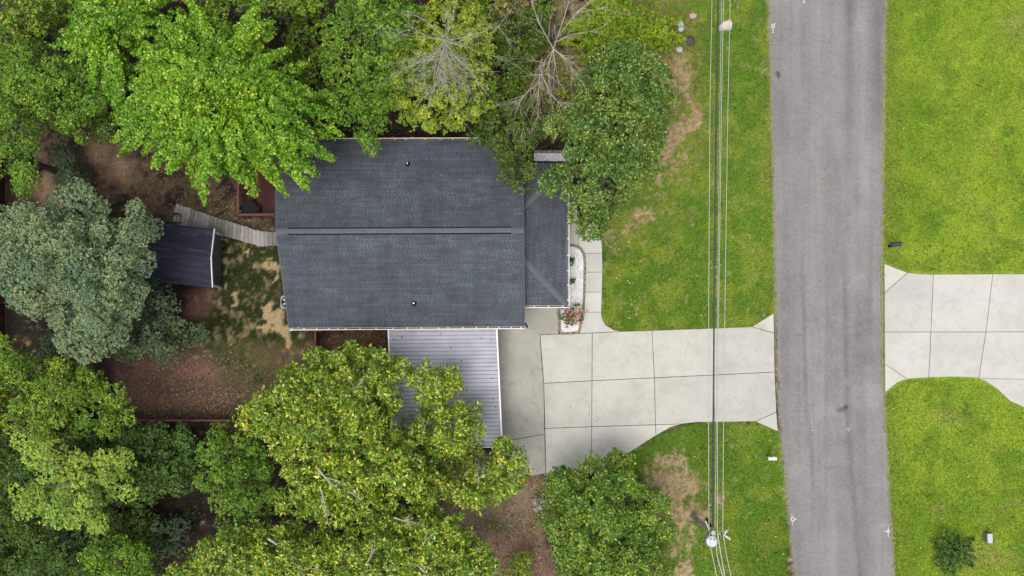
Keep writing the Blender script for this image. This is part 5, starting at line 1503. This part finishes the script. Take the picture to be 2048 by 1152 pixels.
rod(P(1418, 1065, PZ-.14), P(1418, 1065, PZ+.14), .05, 'darkmetal', 'insulator', 3)
rod(P(1419, 1059, PZ-.3), P(1412, 1043, PZ-.7), .045, 'porcelain', 'cutout_fuse', 6)
rod(P(1422, 1054, PZ-.3), P(1413, 1036, PZ-.5), .055, 'black', 'lightning_arrester', 5)
mb = MB(); mb.tube([P(x, y, z) for x, y, z in ((1420,1075,5.6),(1405,1075,5.2),(1396,1082,4.8),(1402,1090,4.4),(1412,1096,4.6),(1418,1099,5.0))], .018, 5); mb.tube([P(x, y, z) for x, y, z in ((1412,1078,5.4),(1406,1086,4.9),(1408,1094,4.7))], .015, 5); obj('jumper_wire', mb, M['cable'], up_)
mb = MB(); mb.tube([P(x, y, z) for x, y, z in ((1434,1078,5.8),(1440,1079,5.7),(1439,1070,5.9))], .02, 5); obj('jumper_wire', mb, M['cable'], up_)
def line(pts, r, mat, label, cat='power line'):
    """catenary-like cable through (px, py, z) points"""
    Q_ = [P(*p) for p in pts]; out = []
    for a, b in zip(Q_[:-1], Q_[1:]):
        for k in range(6): out.append(a.lerp(b, k/6))
    out.append(Q_[-1]); mb = MB(); mb.tube(out, r, 6)
    return tag(obj('power_line', mb, M[mat]), label, cat, 'overhead lines along the road')
line([(1431,-320,5.6),(1424,0,5.45),(1420,200,5.4),(1417.5,600,5.5),(1417,850,5.75),(1418,1064,6.15)], .017, 'wire', 'leftmost thin overhead wire above the front lawn')
line([(1444,-320,4.8),(1436.5,0,4.65),(1433,200,4.6),(1428.5,600,4.7),(1426.5,850,4.95),(1426,1036,5.2),(1426.5,1055,5.2)], .042, 'cable', 'thick dark overhead cable, second line from the left')
line([(1450,-320,5.2),(1443,0,5.05),(1440,200,5.0),(1435,600,5.1),(1432.5,850,5.35),(1430,1055,5.6)], .016, 'wire', 'thin pale overhead wire just right of the dark cable')
line([(1454,-320,5.6),(1447,0,5.45),(1443,200,5.4),(1437.5,600,5.5),(1435,850,5.75),(1434.5,1066,6.15)], .017, 'wire', 'fourth overhead wire from the left above the lawn')
line([(1468,-320,5.6),(1460.5,0,5.45),(1456,200,5.4),(1450,600,5.5),(1447,850,5.75),(1445.5,1067,6.15)], .017, 'wire', 'rightmost overhead wire above the front lawn')
line([(1419,1066,6.15),(1421,1092,6.1),(1433,1152,6.0),(1480,1400,5.8)], .017, 'wire', 'leftmost wire running down from the pole')
line([(1432,1075,5.4),(1434,1110,5.2),(1439,1130,5.2),(1446,1155,5.1),(1500,1400,5.0)], .028, 'wire', 'kinked cable running down from the transformer')
line([(1435,1066,6.15),(1441,1105,6.1),(1449.5,1152,6.0),(1500,1420,5.8)], .024, 'wire', 'thick pale wire running down from the pole middle')
line([(1446,1067,6.15),(1452,1105,6.1),(1461.5,1152,6.0),(1515,1400,5.8)], .017, 'wire', 'rightmost wire running down from the crossarm end')
print('leaf triangles', TREE_TRIS[0], 'objects', len(bpy.data.objects))
